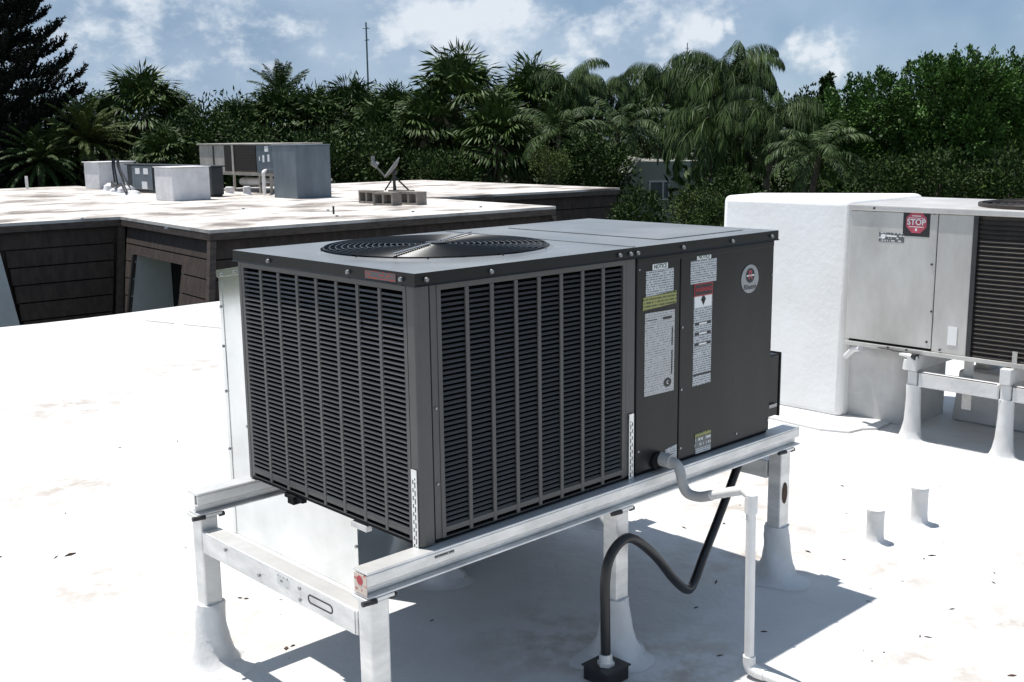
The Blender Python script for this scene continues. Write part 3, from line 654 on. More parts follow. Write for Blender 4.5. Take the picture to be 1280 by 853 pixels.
b = MB(); b.tube(smooth_path([(1.197, -.245, .651), (1.17, -.40, .712), (1.160, -.425, .715), (1.150, -.452, .705), (1.150, -.457, .680)], 6), .0180, 14); T.part('outlet_pipe', b, 'pvc', smooth=True)
b = MB(); b.tube([(1.150, -.457, .715), (1.150, -.457, .645)], .0235, 14); T.part('elbow', b, 'pvc', smooth=True)
b = MB(); b.tube([(1.150, -.457, .66), (1.166, -.457, .055)], .0180, 14); T.part('downpipe', b, 'pvc', smooth=True)
b = MB(); b.tube(smooth_path([(1.166, -.457, .085), (1.167, -.460, .045), (1.170, -.485, .030), (1.176, -.52, .027)], 5), .0235, 14); T.part('foot_elbow', b, 'pvc', smooth=True)
b = MB(); b.tube([(1.174, -.515, .027), (1.19, -.95, .024)], .019, 14); T.part('foot_pipe', b, 'pvc', smooth=True)
J = Thing('junction_box', 'small black junction box on the roof at the foot of the black conduit', 'electrical box', (.77, -.10, 0))
b = MB(); b.box(.715, .835, -.155, -.035, .002, .055); J.part('box', b, 'rubber', bevel=.004)
b = MB(); b.box(.709, .841, -.161, -.029, .056, .062); J.part('cover', b, 'rubber', bevel=.002)
K = Thing('electrical_conduit', 'black flexible electrical conduit looping up from the junction box to the dark unit', 'conduit', (.765, -.10, .063))
pth = smooth_path([(.768, -.10, .066), (.764, -.10, .25), (.764, -.10, .40), (.790, -.10, .480), (.855, -.10, .523), (.925, -.10, .510), (1.06, -.09, .405), (1.20, -.07, .265), (1.30, -.048, .185), (1.365, -.03, .160), (1.425, -.012, .185), (1.50, .005, .255), (1.62, .04, .335), (1.80, .085, .485), (1.90, .105, .60), (1.925, .12, .70)], 8)
b = MB(); b.tube(pth, .0185, 14); K.part('hose', b, 'rubber', smooth=True)
b = MB(); b.tube([(.768, -.10, .063), (.768, -.10, .076)], .033, 6); b.tube([(.768, -.10, .076), (.767, -.10, .108)], [.026, .024], 16); K.part('connector', b, 'strap', smooth=True)
vp = [(.075, 0), (.052, .008), (.044, .02), (.041, .05), (.041, .150), (.044, .155), (.043, .172), (.030, .176)]
for i, (px, py, lab, hh) in enumerate(((1093, 678, 'short white vent pipe with a chipped rim, the nearer of two on the roof', 1.0), (1148, 655, 'short smooth white vent pipe, the farther of two on the roof', 1.15))):
    d = fwd * FOC + rgt * (px - 640) - upv * (py - 426.5); p = Vector((0, 0, CAM_H)) + d * (-CAM_H / d.z)
    b = MB(); b.lathe((p.x, p.y, .001), [(r, z * hh) for r, z in vp], 24, .03)
    o = single('vent_pipe', b, 'coat', lab, 'vent pipe', (p.x, p.y, .001), group='vent pipes on the white roof', world=True, smooth=True)

# ================================================================== OLD SILVER CONDENSER ON THE RIGHT
ZC0, ZC1 = .572, 1.52; CX, CY0, CY1 = 4.62, -.62, 1.165
Q = Thing('old_air_conditioner', 'weathered silver packaged air conditioner with brown grille and stop sticker at right', 'air conditioner', (5.1, .25, ZC0))
b = MB(); b.box(CX + .03, 5.58, CY0 + .01, CY1 - .01, ZC0 + .03, ZC1 - .03); Q.part('inner_cabinet', b, 'black')
b = MB(); b.box(CX, CX + .028, .563, CY1, ZC0 + .045, ZC1 - .042); pa = Q.part('side_panel', b, 'old', bevel=.004)
b = MB(); b.box(CX + .002, CX + .028, .335, .558, ZC0 + .030, ZC1 - .042); pb = Q.part('side_panel', b, 'old', bevel=.004)
b = MB(); b.box(CX + .03, 5.58, CY1 - .012, CY1, ZC0 + .03, ZC1 - .042); Q.part('end_panel', b, 'old')
b = MB(); b.box(5.581, 5.60, CY0, CY1, ZC0 + .03, ZC1 - .042); Q.part('back_panel', b, 'old')
b = MB(); b.box(CX - .006, 5.60, CY0, CY1, ZC0, ZC0 + .028); Q.part('base_rail', b, 'old', bevel=.003)
b = MB(); b.box(CX + .03, 5.58, CY0, CY0 + .012, ZC0 + .03, ZC1 - .042); Q.part('end_panel', b, 'old')
b = MB(); b.box(CX - .014, 5.615, CY0 - .012, CY1 + .012, ZC1 - .040, ZC1); ql = Q.part('lid', b, 'old_top', bevel=.008)
b = MB(); b.box(CX - .002, CX + .02, .305, .333, ZC0 + .03, ZC1 - .042); Q.part('grille_post', b, 'stone')
b = MB(); b.box(CX - .002, CX + .02, CY0, CY0 + .03, ZC0 + .03, ZC1 - .042); Q.part('grille_post', b, 'stone')
b = MB(); b.box(CX + .022, CX + .029, CY0 + .03, .305, ZC0 + .03, ZC1 - .042); Q.part('coil', b, 'brown_fin')
sl = MB(); z = ZC0 + .035
sl.add([(CX + .004, CY0 + .031, z), (CX + .014, CY0 + .031, z + .014), (CX + .020, CY0 + .031, z + .016), (CX + .020, CY0 + .031, z), (CX + .004, .304, z), (CX + .014, .304, z + .014), (CX + .020, .304, z + .016), (CX + .020, .304, z)],
       [(0, 1, 5, 4), (1, 2, 6, 5), (2, 3, 7, 6), (3, 0, 4, 7), (0, 3, 2, 1), (4, 5, 6, 7)])
q0 = Q.part('grille_slat', sl, 'brown_fin')
for i in range(1, 30): Q.copy_part(q0, (0, 0, i * .0286))
# fan opening on the lid
b = MB(); n = 40; cx, cy, r = 5.11, .03, .46
ring = lambda rr, z: [(cx + rr * math.cos(2 * math.pi * k / n), cy + rr * math.sin(2 * math.pi * k / n), z) for k in range(n)]
b.add(ring(r, ZC1 + .0005) + ring(r, ZC1 + .022) + ring(r - .022, ZC1 + .022) + ring(r - .025, ZC1 + .002), [(i * n + k, i * n + (k + 1) % n, (i + 1) * n + (k + 1) % n, (i + 1) * n + k) for i in range(3) for k in range(n)])
Q.part('fan_ring', b, 'brown_fin', parent=ql, smooth=True)
b = MB(); b.disc((cx, cy, ZC1 + .001), 'z', r - .024, .003, n); Q.part('fan_opening', b, 'black', parent=ql)
b = MB()
for i in range(9): 
    rr = .05 + i * .046; b.tube(ring(rr, ZC1 + .016) + ring(rr, ZC1 + .016)[:1], .003, 4, cap=False)
o = Q.part('fan_guard', b, 'brown_fin', parent=ql); o['kind'] = 'stuff'
def qsticker(name, ya, yb, z0, z1, m, parent, proud=.0015):
    b = MB(); b.box(CX - proud, CX - .0001, ya, yb, z0, z1); return Q.part(name, b, m, parent=parent)
qsticker('stop_sticker', .612, .792, 1.330, 1.498, 'ink', pa)
yc, zc = .702, 1.420
b = MB(); b.add([(CX - .0025, yc - .074 * math.cos(R_(22.5 + 45 * k)), zc + .074 * math.sin(R_(22.5 + 45 * k))) for k in range(8)] + [(CX - .001, yc - .074 * math.cos(R_(22.5 + 45 * k)), zc + .074 * math.sin(R_(22.5 + 45 * k))) for k in range(8)],
                [tuple(range(8))] + [(k, (k + 1) % 8, 8 + (k + 1) % 8, 8 + k) for k in range(8)])
Q.part('red_octagon', b, 'fadedred', parent=pa)
Q.text('stop_lettering', 'STOP', 'white_ink', (CX - .0034, yc, zc), .052, face='x', parent=pa, bold=.02)
qsticker('sticker_line', yc - .03, yc + .03, zc + .038, zc + .043, 'white_ink', pa, .003); qsticker('sticker_line', yc - .055, yc + .055, zc + .026, zc + .029, 'white_ink', pa, .003)
qsticker('sticker_line', yc - .05, yc + .05, zc - .031, zc - .027, 'white_ink', pa, .003); qsticker('sticker_line', yc - .006, yc + .006, zc - .055, zc - .038, 'white_ink', pa, .003)
ps = print_mat('service_print', (.10, .11, .11), (.6, .6, .6), 60, 60, .5, .55)
qsticker('service_sticker', .780, .955, 1.285, 1.345, ps, pa)
b = MB(); b.disc((CX - .0016, .925, 1.318), 'x', .016, .001, 18); Q.part('sticker_mark', b, 'white_ink', parent=pa)
qsticker('sticker_line', .83, .90, 1.318, 1.328, 'white_ink', pa, .0022)
qsticker('patch', .395, .455, .66, .78, 'white_ink', pb)
for (y, z, p_) in ((.99, ZC1 - .02, ql), (.585, 1.16, pa), (.57, .86, pa), (.585, 1.482, pa), (.59, .66, pa), (.5, .62, pb), (.85, ZC0 + .02, None), (.72, ZC0 + .02, None)):
    b = MB(); b.disc((CX - .0142 if p_ is ql else CX - .0055 if p_ is None else CX - .0005, y, z), 'x', .007, .006, 8); Q.part('screw', b, 'stone', parent=p_)
b = MB(); b.box(CX - .004, CX - .001, .015, .045, ZC0 - .02, ZC0 + .10); Q.part('bracket_strap', b, 'old')
b = MB(); b.tube([(CX + .02, 1.07, ZC0 + .012), (CX - .02, .80, ZC0 + .008), (CX - .02, .62, ZC0 + .004)], .005, 6); Q.part('refrigerant_line', b, 'stone')
# condensate stub with a black cap (its own pipe)
T2 = Thing('condensate_pipe', 'short white drain stub with black cap below the silver unit', 'pipe', (CX, .68, .45))
b = MB(); b.tube([(CX - .01, .69, .47), (CX - .01, .69, .535)], [.045, .038], 12); T2.part('cup', b, 'coat', smooth=True)
b = MB(); b.tube([(CX - .01, .76, .563), (CX - .03, .66, .560)], .014, 12); T2.part('stub', b, 'pvc', smooth=True)
b = MB(); b.tube([(CX - .03, .66, .56), (CX - .042, .63, .559)], .022, 12); T2.part('cap', b, 'rubber', smooth=True)
# its stand
S2 = Thing('coated_equipment_stand', 'white coated stand with flared legs under the old silver unit', 'stand', (5.1, .2, 0))
for y in (.66, .06, -.54):
    b = MB(); b.box(CX - .05, 5.62, y - .035, y + .035, .468, .566); S2.part('rail', b, 'coat', bevel=.006)
    b = MB(); b.box(5.42, 5.56, y - .05 - .1 * (y > .5), y + .05 - .1 * (y > .5), .362, .467); S2.part('pad', b, 'pvc_grey')
    for x in (CX,):
        b = MB(); b.box(x - .033, x + .033, y - .033, y + .033, .0, .467); lg = S2.part('leg', b, 'coat', bevel=.012)
        b = MB(); b.lathe((x, y, .001), [(.115, 0), (.085, .006), (.070, .022), (.060, .06), (.053, .12), (.049, .20), (.047, .28), (.046, .34), (.045, .37)], 26, .08, lump=.09); S2.part('coating_flare', b, 'coat', parent=lg, smooth=True)
for (a, c) in ((.10, .62), (-.50, .02)):
    b = MB(); b.box(CX - .03, CX + .03, a + .001, c - .001, .365, .462); S2.part('cross_beam', b, 'coat', bevel=.008)
    b = MB(); b.box(CX - .055, CX - .049, a + .004, c - .004, .463, .468); S2.part('dark_seam', b, 'stone')
b = MB(); b.box(CX + .05, CX + .054, .30, .36, .25, .56); S2.part('hanging_strip', b, 'pvc_grey')
# white plenum box
Wd = Thing('white_duct_box', 'big white coated duct box with rounded edges beside the old silver unit', 'duct', (5.0, 1.7, 0))
b = MB(); b.hexa([(4.77, 1.265, .001), (5.85, 1.265, .001), (5.24, 2.34, .001), (4.77, 2.34, .001)], [(4.78, 1.255, 1.535), (5.84, 1.255, 1.535), (5.22, 2.315, 1.535), (4.78, 2.315, 1.535)])
Wd.part('duct_casing', b, 'coat_rough', bevel=.045, seg=4, smooth=True)
b = MB(); b.hexa([(4.90, .82, -.16), (5.50, .82, -.16), (5.50, 1.42, -.16), (4.88, 1.42, -.16)], [(4.86, .82, .567), (5.50, .82, .567), (5.50, 1.42, .567), (4.84, 1.42, .567)])
Wd.part('curb_transition', b, 'curb', bevel=.11, seg=5, smooth=True)
Rc = Thing('roof_curb', 'low coated roof curb lying in the shade beneath the old silver unit', 'roof curb', (5.5, 0, 0))
b = MB(); b.hexa([(5.28, -.58, .001), (5.95, -.58, .001), (5.95, .70, .001), (5.28, .70, .001)], [(5.31, -.62, .36), (5.95, -.62, .36), (5.95, .68, .36), (5.31, .68, .36)]); Rc.part('curb_body', b, 'curb', bevel=.02)
pg = [(4.69, .93), (4.60, 1.00), (4.47, 1.02), (4.40, 1.20), (4.42, 1.5), (4.46, 1.9), (4.5, 2.4), (4.9, 2.4), (5.0, .95)]
b = MB(); n = len(pg); b.add([(x, y, .001) for x, y in pg] + [(x + .004, y, .016) for x, y in pg], [tuple(range(n - 1, -1, -1)), tuple(range(n, 2 * n))] + [(k, (k + 1) % n, n + (k + 1) % n, n + k) for k in range(n)])
Wd.part('flashing_patch', b, 'coat', bevel=.004)
b = MB(); b.tube(smooth_path([(4.70, 1.20, .47), (4.66, 1.12, .535), (4.62, 1.05, .556)], 5), [.02] * 11, 10); Wd.part('sealant_bead', b, 'coat', smooth=True)

# ================================================================== NEIGHBOURING BUILDING
ZR = .40
poly = [(-9, 20.6), (7.96, 20.0), (7.47, 15.26), (15.83, 14.84), (16.3, 20.0), (23.08, 19.24), (23.73, 29.55), (13.8, 30.1), (13.8, 36.6), (-9, 38.2)]
N = Thing('flat_roof_building', 'low brown shingled building with a dirty white flat roof across the gap', 'building', (8, 20, -4.2))
b = MB(); n = len(poly)
b.add([(x, y, ZR) for x, y in poly] + [(x, y, ZR - .06) for x, y in poly], [tuple(range(n))] + [(k, (k + 1) % n, n + (k + 1) % n, n + k) for k in range(n)])
N.part('roof', b, 'nbroof')
b = MB(); 
def inset(d):
    o = []
    for i in range(n):
        p0, p1, p2 = Vector(poly[i - 1]), Vector(poly[i]), Vector(poly[(i + 1) % n])
        a = (p1 - p0).normalized(); c = (p2 - p1).normalized()
        na, nc = Vector((-a.y, a.x)), Vector((-c.y, c.x))
        m_ = (na + nc); m_ = m_ / max(m_.dot(na), .2) if m_.length > 1e-6 else na
        o.append(tuple(p1 - m_ * -d) if False else tuple(p1 + m_ * d))
    return o
area = sum(poly[i][0] * poly[(i + 1) % n][1] - poly[(i + 1) % n][0] * poly[i][1] for i in range(n))
sgn = 1 if area > 0 else -1
ins = inset(.10 * sgn)
b.add([(x, y, ZR - .061) for x, y in ins] + [(x, y, -4.2) for x, y in ins], [(k, (k + 1) % n, n + (k + 1) % n, n + k) for k in range(n) if k != 1] )
N.part('wall', b, 'shingle')
slope = lambda z: max(0.0, ZR - .205 - z) * .17             # the shingled walls lean outwards towards the bottom
def seg_box(m, P, Q_, t0, t1, out0, out1, z0, z1, taper=0.0, e0=0, e1=0):
    """board on the wall P-Q between t0 and t1 metres; outN: distance proud of the edge line (outwards), taper adds at the bottom"""
    P, Q_ = Vector(P), Vector(Q_); d = (Q_ - P).normalized(); nn = Vector((d.y, -d.x)) * sgn
    g_ = lambda t, o: P + d * t + nn * o
    ob, ot = slope(z0), slope(z1)
    a = [g_(t0 - e0 * ob, out0 + ob), g_(t1 + e1 * ob, out0 + ob), g_(t1 + e1 * ob, out1 + taper + ob), g_(t0 - e0 * ob, out1 + taper + ob)]
    c = [g_(t0 - e0 * ot, out0 + ot), g_(t1 + e1 * ot, out0 + ot), g_(t1 + e1 * ot, out1 + ot), g_(t0 - e0 * ot, out1 + ot)]
    m.hexa([(p.x, p.y, z0) for p in a], [(p.x, p.y, z1) for p in c])
CH = .352
for i in range(n):
    P, Q_ = poly[i], poly[(i + 1) % n]; Lg = (Vector(Q_) - Vector(P)).length
    b = MB(); seg_box(b, P, Q_, .0, Lg, -.05, -.004, ZR - .19, ZR - .062); N.part('fascia', b, 'fascia')
    if i in (0, 1, 2, 3, 4, 5):
        for k in range(8 if i < 3 else 6):
            zt_ = ZR - .205 - k * CH
            if i == 1:                                  # the sunlit wall with the recessed window
                a0, a1 = .76, 3.37
                if k < 1: runs = ((.16, Lg - .16),)
                else: runs = ((.16, a0), (a1, Lg - .16))
            elif i == 0: runs = ((Lg - 12.0, Lg - 2.55 + .0), (Lg - 2.55 + .03 * k, Lg - .1)) if k > 0 else ((.1, Lg - .1),)
            else: runs = ((.1, Lg - .1),)
            if i == 0 and k > 0: runs = ((.1, Lg - 3.4), (Lg - 2.38 + .035 * k, Lg - .1))
            for (t0, t1) in runs:
                b = MB(); cv = lambda q: -1 if q in (1, 4) else 1
                seg_box(b, P, Q_, t0, t1, -.14, -.085, zt_ - CH + .026, zt_ - .002, .006, cv(i) if t0 < .3 else 0, cv((i + 1) % n) if t1 > Lg - .3 else 0); N.part('shingle_course', b, 'shingle')
# corner boards
def wall_normal(i):
    a = (Vector(poly[(i + 1) % n]) - Vector(poly[i])).normalized(); return Vector((a.y, -a.x)) * sgn
for k in (1, 2, 3):
    b = MB(); off = (wall_normal(k - 1) + wall_normal(k)); x, y = Vector(poly[k]) - off * .06 + (off * .03 if k == 1 else off * 0)
    q = lambda z: [(x + off.x * slope(z) + dx, y + off.y * slope(z) + dy, z) for dx, dy in ((-.06, -.06), (.06, -.06), (.06, .06), (-.06, .06))]
    b.hexa(q(-3.9), q(ZR - .205)); N.part('corner_board', b, 'fascia')
# recess in the sunlit wall (runs from the notch towards the front corner)
P, Q_ = Vector(poly[1]), Vector(poly[2]); d = (Q_ - P).normalized(); nn = Vector((d.y, -d.x)) * sgn; Lg = (Q_ - P).length
def rq(t, o, z): p = P + d * t + nn * (o + slope(z)); return (p.x, p.y, z)
zo = ZR - .205 - CH - .18
T0, T1 = .76, 3.37
b = MB(); seg_box(b, poly[1], poly[2], T0, T1, -.14, -.085, zo, ZR - .207 - CH, .003); N.part('shingle_course', b, 'shingle')
for (ta, tb, zz0) in ((.1, T0 - .02, -4.2), (T1 + .02, Lg - .1, -4.2), (T0 - .02, T1 + .02, zo)):
    b = MB(); b.hexa([rq(ta, -.20, zz0), rq(tb, -.20, zz0), rq(tb, -.142, zz0), rq(ta, -.142, zz0)], [rq(ta, -.20, ZR - .07), rq(tb, -.20, ZR - .07), rq(tb, -.142, ZR - .07), rq(ta, -.142, ZR - .07)])
    N.part('wall', b, 'shingle')
dp = .74; sl0 = lambda t, o, z: (P + d * t + nn * o).to_3d() + Vector((0, 0, z))
def jamb(ta, tb, top_t=0.0):
    m_ = MB(); m_.hexa([sl0(ta, -dp, -3), sl0(tb, -dp, -3), rq(tb, -.10, -3), rq(ta, -.10, -3)], [sl0(ta, -dp, zo), sl0(tb, -dp, zo), rq(tb, -.10, zo), rq(ta, -.10, zo)]); return m_
wr = N.part('window_recess', jamb(T0 - .06, T0), 'jamb')
N.part('window_recess', jamb(T1, T1 + .06), 'jamb')
b = MB(); b.hexa([sl0(T0, -dp, zo), sl0(T1, -dp, zo), rq(T1, -.145, zo), rq(T0, -.145, zo)], [sl0(T0, -dp, zo + .03), sl0(T1, -dp, zo + .03), rq(T1, -.145, zo + .03), rq(T0, -.145, zo + .03)]); N.part('soffit', b, 'jamb')
b = MB(); b.hexa([rq(T0 - .10, -.084, -3), rq(T0 + .02, -.084, -3), rq(T0 + .02, -.05, -3), rq(T0 - .10, -.05, -3)], [rq(T0 - .06, -.084, zo), rq(T0 + .02, -.084, zo), rq(T0 + .02, -.05, zo), rq(T0 - .06, -.05, zo)])
N.part('window_trim', b, 'stone', parent=wr)
b = MB(); b.hexa([sl0(T0 - .06, -dp - .03, -3), sl0(T1 + .06, -dp - .03, -3), sl0(T1 + .06, -dp - .001, -3), sl0(T0 - .06, -dp - .001, -3)], [sl0(T0 - .06, -dp - .03, zo), sl0(T1 + .06, -dp - .03, zo), sl0(T1 + .06, -dp - .001, zo), sl0(T0 - .06, -dp - .001, zo)])
N.part('window_pane', b, 'black', parent=wr)
# grey dormer cheek on the shaded wall at the far left
P, Q_ = Vector(poly[0]), Vector(poly[1]); d = (Q_ - P).normalized(); nn = Vector((d.y, -d.x)) * sgn; Lg = (Q_ - P).length
b = MB(); b.hexa([rq(Lg - 3.4, -.1, -3), rq(Lg - 2.15, -.1, -3), rq(Lg - 2.15, .03, -3), rq(Lg - 3.4, .03, -3)], [rq(Lg - 3.4, -.1, ZR - .55), rq(Lg - 2.48, -.1, ZR - .55), rq(Lg - 2.48, .0, ZR - .55), rq(Lg - 3.4, .0, ZR - .55)])
N.part('dormer_cheek', b, 'jamb')

# things standing on the neighbouring roof -----------------------------------
def nbox(name, label, cat, x0, x1, y0, y1, h, m, z=ZR, bevel=.02, group=None):
    t = Thing(name, label, cat, ((x0 + x1) / 2, (y0 + y1) / 2, z), group=group)
    b = MB(); b.box(x0, x1, y0, y1, z + .001, z + h); t.part('casing', b, m, bevel=bevel); return t
A = nbox('white_duct_box', 'small white duct box at the left end of the neighbouring roof equipment', 'duct', 13.15, 14.38, 33.05, 34.2, .86, 'nbwhite', group='white duct boxes on the neighbouring roof')
b = MB(); b.box(13.1, 14.43, 33.0, 34.25, ZR + .861, ZR + .885); A.part('top_cap', b, 'nbwhite', bevel=.01)
Bx = nbox('white_duct_box', 'white duct box in front of the low charcoal unit on the neighbouring roof', 'duct', 11.36, 12.43, 24.35, 25.35, .86, 'nbwhite', group='white duct boxes on the neighbouring roof')
b = MB(); b.box(11.33, 12.46, 24.32, 25.38, ZR + .861, ZR + .88); Bx.part('top_cap', b, 'nbwhite', bevel=.01)
G = Thing('charcoal_air_conditioner', 'low charcoal packaged air conditioner between two white duct boxes on the neighbouring roof', 'air conditioner', (13.2, 28, ZR))
b = MB(); b.box(13.0, 13.36, 25.3, 30.6, ZR + .06, ZR + .82); G.part('cabinet', b, 'nbdark', bevel=.02)
b = MB(); b.box(12.95, 13.40, 25.25, 30.65, ZR + .821, ZR + .86); G.part('lid', b, 'nbdark', bevel=.01)
b = MB(); b.box(12.972, 12.998, 28.86, 30.2, ZR + .10, ZR + .80); gp = G.part('control_panel', b, 'nbgrey')
for (a, c, z0, z1) in ((29.65, 29.95, .56, .74), (29.1, 29.4, .56, .74), (29.2, 29.55, .12, .34)):
    b = MB(); b.box(12.962, 12.971, a, c, ZR + z0, ZR + z1); G.part('panel_label', b, 'white_ink', parent=gp)
b = MB(); b.box(12.99, 13.36, 25.4, 30.5, ZR + .001, ZR + .059); G.part('base_rail', b, 'stone')
# brown-grilled unit on legs, with its grey plenum
H = Thing('beige_air_conditioner', 'faded beige air conditioner with brown grille raised on legs on the neighbouring roof', 'air conditioner', (15.8, 27.5, ZR))
za, zb = ZR + .56, ZR + 1.40; fx = 15.0
b = MB(); b.box(fx, 16.6, 25.3, 29.7, za, zb); H.part('cabinet', b, 'beige', bevel=.02)
b = MB(); b.box(fx - .05, 16.65, 25.25, 29.75, zb + .001, zb + .04); H.part('lid', b, 'beige', bevel=.01)
b = MB(); b.box(fx - .025, fx - .001, 26.25, 28.1, za + .05, zb - .02); hg = H.part('grille', b, 'brown_fin')
for k in range(9):
    b = MB(); b.box(fx - .038, fx - .026, 26.27, 28.08, za + .07 + k * .082, za + .105 + k * .082); H.part('grille_slat', b, 'brown_fin', parent=hg)
b = MB(); b.box(fx - .06, fx - .0385, 27.50, 27.60, za - .02, zb - .002); H.part('grille_post', b, 'beige')
b = MB(); b.box(fx - .02, fx - .001, 28.76, 28.82, za + .03, zb - .03); H.part('panel_seam', b, 'stone')
b = MB(); b.box(fx - .025, fx - .001, 25.33, 26.22, za + .02, zb - .015); hp = H.part('control_panel', b, 'nbgrey')
for (a, c, z0, z1) in ((25.55, 25.75, .64, .80), (25.78, 25.88, .34, .54), (25.5, 25.6, .36, .56), (26.02, 26.07, .38, .5)):
    b = MB(); b.box(fx - .034, fx - .026, a, c, za + z0, za + z1); H.part('panel_label', b, 'white_ink', parent=hp)
S3 = Thing('pipe_stand', 'thin legged steel stand under the beige unit on the neighbouring roof', 'stand', (15.8, 27.5, ZR))
for (x, y) in ((15.05, 29.5), (15.05, 27.7), (15.05, 26.2), (15.05, 25.6), (16.5, 29.5), (16.5, 27.7), (16.5, 25.5)):
    b = MB(); b.box(x - .03, x + .03, y - .03, y + .03, ZR + .001, za - .061); S3.part('leg', b, 'stone' if x > 16 else 'beige')
for x in (15.05, 16.5):
    b = MB(); b.box(x - .04, x + .04, 25.35, 29.65, za - .06, za - .001); S3.part('rail', b, 'beige')
b = MB(); b.box(15.02, 15.08, 25.64, 26.16, ZR + .25, ZR + .29); S3.part('brace', b, 'stone')
Pz = Thing('grey_plenum_box', 'tall blue grey sheet metal plenum box right of the beige unit on the neighbouring roof', 'duct', (14.4, 23.1, ZR))
b = MB(); b.box(13.93, 15.01, 22.49, 23.63, ZR + .001, ZR + 1.38); Pz.part('casing', b, 'nbgrey', bevel=.015)
b = MB(); b.box(13.91, 15.03, 22.47, 23.65, ZR + 1.381, ZR + 1.41); Pz.part('top_cap', b, 'nbgrey', bevel=.01)
b = MB(); b.box(15.02, 15.12, 22.6, 22.70, ZR + .42, ZR + .50); Pz.part('bracket', b, 'beige')
Dp = Thing('roof_drain_line', 'white drain pipe bent down beside the tall grey plenum box', 'pipe', (14.5, 25.2, ZR))
b = MB(); b.tube(smooth_path([(14.98, 25.75, ZR + .66), (14.6, 25.2, ZR + .66), (14.42, 24.95, ZR + .64), (14.40, 24.92, ZR + .54), (14.40, 24.92, ZR + .02)], 5), .05, 10); Dp.part('pipe', b, 'pvc', smooth=True)
# vent stubs and insulated lines under the beige unit
for i, (x, y, h, r, lab) in enumerate(((14.6, 28.3, .42, .11, 'tall white goose neck vent under the left end of the beige unit'), (14.3, 25.7, .24, .11, 'short white vent stub left of the white drain pipe'), (14.3, 26.7, .20, .12, 'low white vent stub below the middle of the beige unit'))):
    b = MB(); b.lathe((x, y, ZR + .001), [(r * 1.5, 0), (r, .03), (r, h * .9), (r * .8, h)], 14, .05); single('vent_stub', b, 'nbwhite', lab, 'vent', (x, y, ZR + .001), group='vent stubs under the beige unit', smooth=True)
b = MB(); b.tube([(15.5, 28.0, ZR + .28), (15.4, 25.4, ZR + .32)], .12, 12)
single('insulated_pipe', b, 'nbwhite', 'thick white wrapped pipe lying under the beige unit', 'pipe', (15.9, 27.5, ZR), smooth=True)
for i, (x, y, h, lab) in enumerate(((11.9, 36.0, .42, 'thin white vent pipe at the far left edge of the neighbouring roof'), (11.2, 16.85, .17, 'tiny dark vent pipe near the front edge of the neighbouring roof'))):
    b = MB(); b.tube([(x, y, ZR + .001), (x, y, ZR + h)], .05 if i == 0 else .022, 10); single('vent_pipe', b, 'pvc' if i == 0 else 'stone', lab, 'vent pipe', (x, y, ZR), group='vent pipes on the neighbouring roof', smooth=True)
# flexible whips and white pipe tangle between the first white box and the charcoal unit
Wp = Thing('cable_whips', 'black cable whips hanging in front of the leftmost white duct box', 'cables', (12.4, 29.8, ZR))
for (x, y, dx, dy, h) in ((12.75, 31.0, .1, .3, 1.0), (12.7, 30.7, .1, .35, 1.0), (12.2, 29.0, .1, .7, 1.0), (12.2, 28.7, .1, .9, .98)):
    b = MB(); b.tube(smooth_path([(x, y, ZR + .02), (x + dx * .4, y + dy * .2, ZR + .25 * h), (x + dx, y + dy * .9, ZR + .75 * h), (x + dx * 1.4, y + dy * 1.1, ZR + h)], 6), .03, 6); Wp.part('cable', b, 'rubber', smooth=True)
Wt = Thing('pipe_curb', 'white pipe penetrations bunched at the foot of the black cable whips', 'pipes', (12.4, 29.6, ZR))
for (x, y, r, h) in ((12.6, 30.9, .25, .28), (12.3, 29.9, .2, .16), (12.2, 29.0, .26, .26), (12.1, 28.4, .22, .14), (12.7, 30.2, .15, .3)):
    b = MB(); b.lathe((x, y, ZR + .001), [(r * 1.5, 0), (r, .05), (r * .9, h * .7), (r * .5, h)], 12, .3); Wt.part('pipe_boot', b, 'nbwhite', smooth=True)
b = MB(); b.tube(smooth_path([(12.5, 30.6, ZR + .2), (12.3, 30.1, ZR + .32), (12.2, 29.6, ZR + .22), (12.1, 29.0, ZR + .30), (11.9, 28.3, ZR + .08)], 5), .05, 8); Wt.part('dark_pipe', b, 'stone', smooth=True)

# satellite dish and concrete blocks
def cmu(x, y, rot, lab):
    t = Thing('concrete_block', lab, 'concrete block', (x, y, ZR), group='concrete blocks under the satellite dish', rot=TH + rot)
    l, ww, h = .40 * 1.55, .20 * 1.55, .20 * 1.55
    m = MB(); w_ = .05
    # lying on its side: cores open at the two small ends seen from the roof edge
    m.box(-l / 2, l / 2, -ww / 2, -ww / 2 + w_, 0.001, h); m.box(-l / 2, l / 2, ww / 2 - w_, ww / 2, 0.001, h)
    for xx in (-l / 2, -w_ / 2, l / 2 - w_): m.box(xx, xx + w_, -ww / 2 + w_ + .001, ww / 2 - w_ - .001, 0.001, h)
    o = link_mesh('block_body', m, MT['cmu'], t.o); o.rotation_euler = (R_(90), 0, 0); o.location = (0, ww / 2 - .0, ww / 2)
    return t
cmu(14.02, 19.35, R_(-90), 'leftmost hollow concrete block ballasting the satellite dish')
cmu(13.75, 18.35, R_(-80), 'front hollow concrete block in the middle under the satellite dish')
cmu(14.25, 18.02, R_(-84), 'rightmost concrete block ballasting the satellite dish')
cmu(14.60, 18.9, R_(-86), 'rear concrete block behind the mast foot of the satellite dish')
SD = Thing('satellite_dish', 'grey satellite dish on a tripod mast above the concrete blocks', 'satellite dish', tuple(Vector((14.2, 18.65, ZR + .32))))
bx_ = Vector((14.2, 18.65, ZR + .32)); up_ = Vector((0, 0, 1))
sx_ = (Vector((1, 0)) * 1).to_3d()
wx = Vector((AX.x * 1, AX.y, 0))
